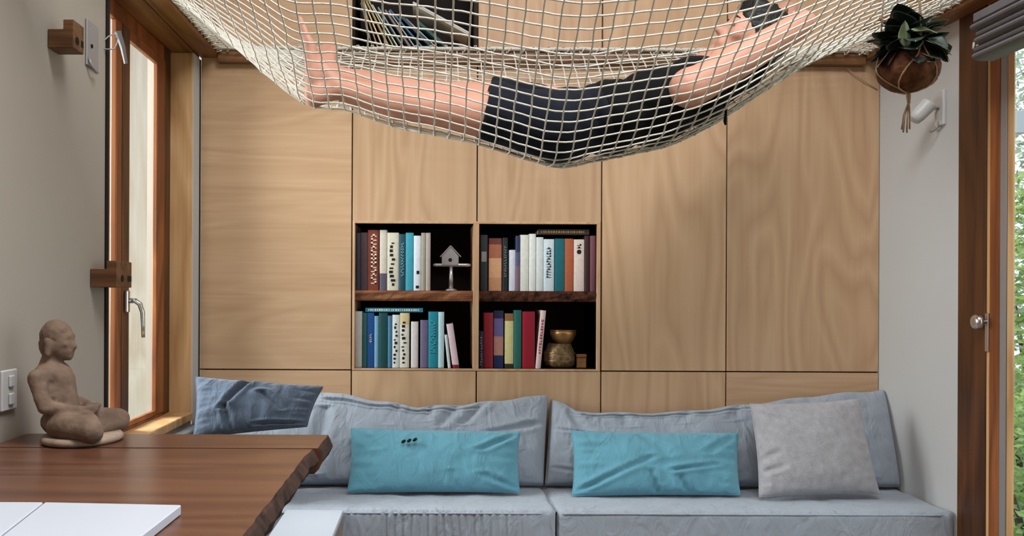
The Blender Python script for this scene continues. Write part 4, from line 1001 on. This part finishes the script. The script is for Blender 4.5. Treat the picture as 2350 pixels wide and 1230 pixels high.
arm(J(1606, 165, 2.845), J(1805, 30, 2.90), J(1792, 60, 2.76), J(1784, 72, 2.72), Vector((0.1, -0.9, 0.2)).normalized(), -1)
bme = body.blob(0.0075, 6, 0.5)
body_verts = np.empty(len(bme.vertices) * 3); bme.vertices.foreach_get('co', body_verts); body_verts = body_verts.reshape(-1, 3).copy()
link_mesh('body', bme, skin_m, pe, True)
# hair
hb = MB().ell(H(-0.016, 0, 0.040), (0.099, 0.089, 0.093), HR, 24, 14).ell(H(-0.042, 0, -0.025), (0.064, 0.080, 0.060), HR, 20, 12).ell(H(0.038, 0, 0.088), (0.052, 0.066, 0.036), HR, 20, 12)
hm = hb.blob(0.007, 3); displace(hm, lambda p, n: 0.007 * nz(p, 38) + 0.005 * nz(p, 95)); link_mesh('hair', hm, hair_m, pe, True)
# eyes (closed lids read as lashes)
for s_ in (-1, 1):
    MB().tube([H(0.0865, s_ * 0.019, 0.000), H(0.089, s_ * 0.030, -0.003), H(0.083, s_ * 0.041, 0.000)], 0.0016, 6).build('eyelashes', hair_m, pe, True)
    MB().tube([H(0.090, s_ * 0.017, 0.024), H(0.090, s_ * 0.030, 0.029), H(0.080, s_ * 0.044, 0.024)], [0.002, 0.003, 0.0015], 6).build('eyebrow', hair_m, pe, True)
# top
sh = MB()
for (c, r, m_) in [((1400, 270), (0.125, 0.165, 0.118), sp_rot), ((1500, 245), (0.135, 0.178, 0.124), sp_rot), ((1588, 214), (0.108, 0.186, 0.110), sp_rot2), ((1650, 194), (0.085, 0.175, 0.070), sp_rot2), ((1712, 178), (0.060, 0.13, 0.042), sp_rot2)]:
    sh.ell(J(*c), r, m_, 28, 16)
sm_ = sh.blob(0.009, 5)
displace(sm_, lambda p, n: 0.006 * nz((p.x * 9 + p.z * 14, p.y * 5, p.z * 9), 1) + 0.004 * nz(p, 32))
shirt_v = np.empty(len(sm_.vertices) * 3); sm_.vertices.foreach_get('co', shirt_v); shirt_v = shirt_v.reshape(-1, 3).copy()
so_ = link_mesh('shirt', sm_, shirt_m, pe, True)
a = J(1664, 238, 2.53)
MB().tube([a, a + Vector((0.001, -0.004, -0.03)), a + Vector((-0.002, -0.005, -0.055)), a + Vector((0.0, -0.004, -0.066))], [0.006, 0.004, 0.005, 0.003], 6).build('drawstring', shirt_m, so_, True)
# shorts
sk = MB()
sk.ell(J(1292, 290), (0.135, 0.178, 0.118), sp_rot0, 28, 16); sk.ell(J(1370, 276), (0.07, 0.160, 0.112), sp_rot, 24, 14)
for Y, dy in ((2.572, 0), (2.748, -16)): 
    a, b = J(1270, 290 + dy, Y), J(1166, 266 + dy, Y); sk.cap(a, b, 0.108, 0.092, 20); 
    d = (b - a).normalized(); 
    sk.tube([a, b - d * 0.02, b + d * 0.075], [0.106, 0.094, 0.094], 22)
km = sk.blob(0.009, 4)
displace(km, lambda p, n: 0.006 * nz((p.x * 16, p.y * 9, p.z * 8), 1) + 0.003 * nz(p, 40))
short_v = np.empty(len(km.vertices) * 3); km.vertices.foreach_get('co', short_v); short_v = short_v.reshape(-1, 3).copy()
link_mesh('shorts', km, shorts_m, pe, True)

# ------------------------------------------------------------------ the net
allv = np.vstack([body_verts, shirt_v, short_v])
CP = sorted([(XNL, ZN, 0.01)] + [(at(a, b, YC).x, at(a, b, YC).z, w) for a, b, w in [(560, 128, 0.03), (690, 240, 0.06), (790, 246, 0.08), (900, 286, 0.1), (1150, 332, 0.12), (1310, 378, 0.13), (1500, 338, 0.14), (1650, 276, 0.14), (1750, 214, 0.12), (1845, 150, 0.10), (2000, 82, 0.05)]] + [(XNR, ZN, 0.01)])
cx, cz, cw = [np.array(q) for q in zip(*CP)]
NSL = 200; NR_, NCOL = 52, 57
xs_ = np.linspace(XNL + 0.006, XNR - 0.006, NSL)
def lower_hull(pts):
    pts = sorted(set((round(a, 5), round(b, 5)) for a, b in pts)); h = []
    for p in pts:
        while len(h) >= 2 and (h[-1][0] - h[-2][0]) * (p[1] - h[-2][1]) - (h[-1][1] - h[-2][1]) * (p[0] - h[-2][0]) <= 0: h.pop()
        h.append(p)
    return h
NS = NR_ * 3 + 1
SURF = np.zeros((NSL, NS, 2))
for i, x in enumerate(xs_):
    zz = float(np.interp(x, cx, cz)); ww = float(np.interp(x, cx, cw))
    pts = [(YNF, ZN), (YNB, ZN), (YC - ww, zz + 0.012), (YC, zz), (YC + ww, zz + 0.012)]
    sel = allv[np.abs(allv[:, 0] - x) < 0.02]
    if len(sel):
        d = sel[:, 1:] - np.array([YC, 1.95]); l = np.linalg.norm(d, axis=1, keepdims=True) + 1e-6; q = sel[:, 1:] + d / l * 0.012
        pts += [(float(a), float(b)) for a, b in q]
    h = np.array(lower_hull(pts)); seg = np.r_[0, np.cumsum(np.linalg.norm(np.diff(h, axis=0), axis=1))]
    t = np.linspace(0, seg[-1], NS); SURF[i, :, 0] = np.interp(t, seg, h[:, 0]); SURF[i, :, 1] = np.interp(t, seg, h[:, 1])
kern = np.exp(-0.5 * (np.arange(-8, 9) / 3.0) ** 2); kern /= kern.sum()
Sm = np.stack([np.stack([np.convolve(np.pad(SURF[:, j, k], 8, mode='edge'), kern, 'valid') for k in range(2)], -1) for j in range(NS)], 1)
SURF = Sm
def sp(u, v):
    """u across 0..1, v front to back 0..1"""
    a = min(u * (NSL - 1), NSL - 1.001); i = int(a); fa = a - i; b = min(v * (NS - 1), NS - 1.001); j = int(b); fb = b - j
    q = (SURF[i, j] * (1 - fa) + SURF[i + 1, j] * fa) * (1 - fb) + (SURF[i, j + 1] * (1 - fa) + SURF[i + 1, j + 1] * fa) * fb
    x = xs_[i] * (1 - fa) + xs_[i + 1] * fa
    w = 0.004
    return Vector((x + w * nz((u * 60, v * 40, 1), 1), q[0] + w * nz((u * 60, v * 40, 5), 1), q[1] + w * 0.7 * nz((u * 60, v * 40, 9), 1)))
nt = thing('rope_net', (0.45, 2.6, 1.65), 'white rope net stretched under the loft, sagging under the person', 'net')
nm = MB(); CR = 0.0026
for i in range(NCOL + 1):
    u = i / NCOL; nm.tube([sp(u, v) for v in np.linspace(0, 1, NR_ * 2 + 1)], CR, 5)
for j in range(NR_ + 1):
    v = j / NR_; nm.tube([sp(u, v) for u in np.linspace(0, 1, NCOL * 2 + 1)], CR, 5)
for i in range(1, NCOL):
    for j in range(1, NR_): nm.ell(sp(i / NCOL, j / NR_), (0.0046, 0.0046, 0.0046), None, 6, 4)
o = nm.build('mesh_cords', rope_m, nt, True); o['kind'] = 'stuff'
bd = 0.0075
edges = [[(XNL + 0.008, y, ZN + 0.004 * nz((0, y * 20, 0), 1)) for y in np.linspace(YNF, YNB - 0.008, 80)], [(XNR - 0.008, y, ZN + 0.004 * nz((0, y * 20, 4), 1)) for y in np.linspace(YNF, YNB - 0.008, 80)],
         [(x, YNB - 0.008, ZN + 0.006 + 0.005 * nz((x * 14, 0, 2), 1)) for x in np.linspace(XNL, XNR, 140)], [(x, YNF + 0.008, ZN + 0.004 * nz((x * 14, 0, 6), 1)) for x in np.linspace(XNL, XNR, 140)]]
for e_ in edges: MB().tube(e_, bd, 7).build('border_rope', rope_m, nt, True)
# lacing: loops that tie the border to the beams
lac = MB()
for x in np.arange(XNL + 0.03, XNR - 0.02, 0.06):
    lac.tube([(x, YNB - 0.018, ZN + 0.012), (x + 0.008, YNB - 0.004, ZN + 0.020), (x + 0.014, YNB - 0.003, ZN - 0.012), (x + 0.022, YNB - 0.018, ZN - 0.004), (x + 0.03, YNB - 0.02, ZN + 0.010)], 0.003, 5)
for y in np.arange(YNF + 0.03, YNB - 0.02, 0.045):
    for X, s_ in ((XNL, 1), (XNR, -1)):
        lac.tube([(X + s_ * 0.018, y, ZN + 0.012), (X + s_ * 0.003, y + 0.008, ZN + 0.014), (X + s_ * 0.003, y + 0.014, ZN - 0.014), (X + s_ * 0.020, y + 0.022, ZN - 0.006)], 0.003, 5)
o = lac.build('lacing', rope_m, nt, True); o['kind'] = 'stuff'

# ------------------------------------------------------------------ hanging plant
YPL = YNF - 0.045; k = YPL / FPX
pc = at(2084, 160, YPL)
hpnt = thing('hanging_plant', (pc.x, pc.y, pc.z - 52 * k), 'leafy dark green plant in a brown coconut husk pot hung on twine', 'plant')
prof = []
for i in range(15):
    a = -math.pi / 2 + (math.pi / 2 + 0.72) * i / 14; prof.append((max(0.002, 66 * k * math.cos(a)), 52 * k * math.sin(a)))
prof += [(46 * k, 32 * k), (40 * k, 20 * k), (0.002, 18 * k)]
pm = MB().lathe(prof, pc, 36); me = pm.mesh('pot'); displace(me, lambda p, n: 0.0016 * nz(p, 90)); link_mesh('pot', me, husk, hpnt, True)
MB().lathe([(0.002, 0.0), (41 * k, 0.0), (30 * k, 4 * k), (0.002, 7 * k)], (pc.x, pc.y, pc.z + 22 * k), 24).build('soil', soil, hpnt, True)
zr = pc.z + 44 * k; bot = Vector((pc.x, pc.y, pc.z - 53 * k)); hook = Vector((pc.x + 0.0, pc.y, ZB))
for q in range(3):
    a0 = -math.pi / 2 + q * 2 * math.pi / 3 - 0.05
    node = pc + Vector((math.cos(a0) * 58 * k, math.sin(a0) * 58 * k, 46 * k))
    for s_ in (-1, 1):
        pts = [node]
        for i in range(1, 9):
            t = i / 8; el_ = 0.62 - t * 2.19; aa = a0 + s_ * (math.pi / 3) * min(1, t * 1.3); r_ = 67.5 * k
            pts.append(pc + Vector((math.cos(aa) * r_ * max(0.02, math.cos(el_)), math.sin(aa) * r_ * max(0.02, math.cos(el_)), 53.5 * k * math.sin(el_))))
        MB().tube(pts, 0.0016, 6).build('twine', jute, hpnt, True)
    top = hook + Vector((math.cos(a0) * 0.012 + 0.0, math.sin(a0) * 0.012, 0))
    MB().tube([node, node.lerp(top, 0.25) + Vector((-0.003, 0, 0)), node.lerp(top, 0.6), top], 0.0017, 6).build('twine', jute, hpnt, True)
    MB().ell(node, (0.004, 0.004, 0.005), None, 10, 6).build('knot', jute, hpnt, True)
MB().lathe([(0.004, -0.012), (0.006, -0.008), (0.006, -0.001), (0.016, 0.0)], hook, 12).build('ceiling_hook', grey_metal, hpnt, True)
MB().tube([bot + Vector((0, 0, 0.004)), bot + Vector((0.001, 0, -0.006)), bot + Vector((0.002, 0, -0.022))], [0.003, 0.005, 0.003], 8).build('knot', jute, hpnt, True)
for q in range(7):
    a = q * 0.9; MB().tube([bot + Vector((0.002, 0, -0.018)), bot + Vector((-0.002 + 0.006 * math.cos(a), 0.005 * math.sin(a), -0.045)), bot + Vector((-0.004 + 0.008 * math.cos(a), 0.006 * math.sin(a), -0.079 + 0.004 * math.cos(q * 2.2)))], 0.0016, 5).build('tassel_strand', jute, hpnt, True)
def leaf_mesh(L, W, curl, fold):
    v, f = [], []; n, m_ = 8, 4
    for i in range(n + 1):
        t = i / n; w = W * (math.sin(math.pi * min(1, t * 0.93 + 0.07)) ** 0.7) * (1 - 0.25 * t)
        for j in range(-m_, m_ + 1):
            s_ = j / m_; v.append((s_ * w, t * L, -curl * t * t * L + fold * abs(s_) * w - 0.12 * w * s_ * s_ * math.sin(t * 9)))
    k_ = 2 * m_ + 1
    for i in range(n):
        for j in range(2 * m_): f.append([i * k_ + j, i * k_ + j + 1, (i + 1) * k_ + j + 1, (i + 1) * k_ + j])
    mb = MB().add(v, f); me = mb.mesh('leaf'); me.polygons.foreach_set('use_smooth', [True] * len(me.polygons))
    bm = bmesh.new(); bm.from_mesh(me); bmesh.ops.solidify(bm, geom=bm.faces[:], thickness=0.0006); bm.to_mesh(me); bm.free()
    return me
LM = [leaf_mesh(0.050, 0.025, 0.45, 0.25), leaf_mesh(0.058, 0.027, 0.6, 0.15), leaf_mesh(0.044, 0.024, 0.3, 0.3)]
for me in LM: me.materials.append(leaf_m)
LL = leaf_mesh(0.052, 0.014, 0.1, 0.5); LL.materials.append(leaf_l); LRd = leaf_mesh(0.034, 0.021, 0.3, 0.1); LRd.materials.append(plain('mid_green_leaf', rgb(66, 92, 50), 0.4, 0.5, 0, 0.2, 20))
R2 = random.Random(5); base = Vector((pc.x, pc.y, pc.z + 26 * k)); rl = hpnt.location
def put_leaf(me, p, d, roll=0.0):
    d = Vector(d).normalized(); side = d.cross(Vector((0, 0, 1)));
    side = side.normalized() if side.length > 1e-3 else Vector((1, 0, 0)); nn = side.cross(d)
    M3 = Matrix((side, d, nn)).transposed().to_4x4() @ Matrix.Rotation(roll, 4, 'Y')
    o = bpy.data.objects.new('leaf', me); COL.objects.link(o); o.parent = hpnt; o.location = Vector(p) - rl; o.rotation_euler = M3.to_euler(); return o
for i in range(84):
    a = i * 2.4 + R2.uniform(-0.3, 0.3); ev = R2.uniform(-0.1, 1.35); rad = R2.uniform(8, 34) * k
    d = Vector((math.cos(a) * math.cos(ev), math.sin(a) * math.cos(ev), math.sin(ev)))
    p = base + Vector((math.cos(a) * rad * 0.95, math.sin(a) * rad * 0.95, R2.uniform(4, 68) * k * (0.35 + 0.65 * math.sin(max(0, ev)))))
    put_leaf(R2.choice(LM), p, d + Vector((0, 0, -0.25)), R2.uniform(-0.5, 0.5))
for i in range(6):
    a = i * 1.05; p0_ = base; p1_ = base + Vector((math.cos(a) * 20 * k, math.sin(a) * 20 * k, (40 + 6 * i) * k)); MB().tube([p0_, p0_.lerp(p1_, 0.5) + Vector((0, 0, 0.004)), p1_], 0.0016, 5).build('stem', leaf_l, hpnt, True)
put_leaf(LL, at(2084, 108, YPL - 0.055), (-0.25, -0.1, 1.0), 1.2); put_leaf(LL, at(2090, 72, YPL - 0.058), (1, -0.1, 0.0), 0.6)
put_leaf(LRd, at(2140, 122, YPL - 0.02), (0.9, -0.3, 0.35), -1.2)

# thin cord on the wall by the right pier
a, b = at(1945, 158, D - 0.012), at(2014, 206, D - 0.004)
tag(MB().tube([a, a.lerp(b, 0.5) + Vector((0, -0.002, -0.006)), b], 0.0018, 6).build('loose_string', jute, None, True), 'thin brown cord slanting across the plywood below the loft rail', 'cord')

# ------------------------------------------------------------------ outside the glass door
struct('ground', MB().box(-6, 14, -8, 16, -0.4, -0.3), lawn_m)
def shrub(cx_, cy_, rx, ry, h, n, mat, label, seed, ls=0.07):
    r = random.Random(seed); t = thing('garden_shrub', (cx_, cy_, -0.3), label, 'shrub', 'shrubs beyond the glass door')
    mb = MB()
    for i in range(n):
        a = r.uniform(0, 6.283); e = math.asin(r.uniform(-0.6, 1)); q = 0.75 + 0.25 * r.random()
        p = Vector((cx_ + rx * q * math.cos(a) * math.cos(e), cy_ + ry * q * math.sin(a) * math.cos(e), -0.3 + h * 0.42 + h * 0.58 * q * math.sin(e)))
        d = Vector((r.uniform(-1, 1), r.uniform(-1, 1), r.uniform(-0.6, 0.9))).normalized(); s = d.orthogonal().normalized(); w = ls * r.uniform(0.6, 1.2)
        mb.add([p - d * w * 0.6, p + s * w * 0.28, p + d * w * 0.6, p - s * w * 0.28], [[0, 1, 2, 3]])
    o = mb.build('foliage', mat, t); o['kind'] = 'stuff'
    for q in range(4):
        a = q * 1.7; MB().tube([(cx_, cy_, -0.3), (cx_ + 0.2 * rx * math.cos(a), cy_ + 0.2 * ry * math.sin(a), -0.3 + h * 0.3), (cx_ + 0.6 * rx * math.cos(a), cy_ + 0.6 * ry * math.sin(a), -0.3 + h * 0.7)], [0.03, 0.02, 0.008], 6).build('stem', bark, t, True)
shrub(4.6, 6.4, 0.9, 0.9, 2.5, 9000, hedge_m, 'bright green leafy shrub just beyond the glass door', 1)
shrub(3.3, 4.55, 0.45, 0.45, 1.0, 3500, hedge_m, 'low bright green bush close to the glass door', 4, 0.05)
shrub(7.0, 9.6, 1.4, 1.4, 4.6, 8000, hedge_m2, 'tall grey-green tree-like shrub behind the bright green one', 2, 0.10)
t = thing('fascia_board', (5.3, 7.4, 2.4), 'white fascia board on a post among the garden shrubs', 'fascia')
MB().bbox(4.9, 7.2, 7.28, 7.33, 2.66, 2.86, 0.004).build('board', white_gloss, t)
MB().bbox(6.9, 7.0, 7.33, 7.43, -0.3, 2.86, 0.004).build('post', white_gloss, t)
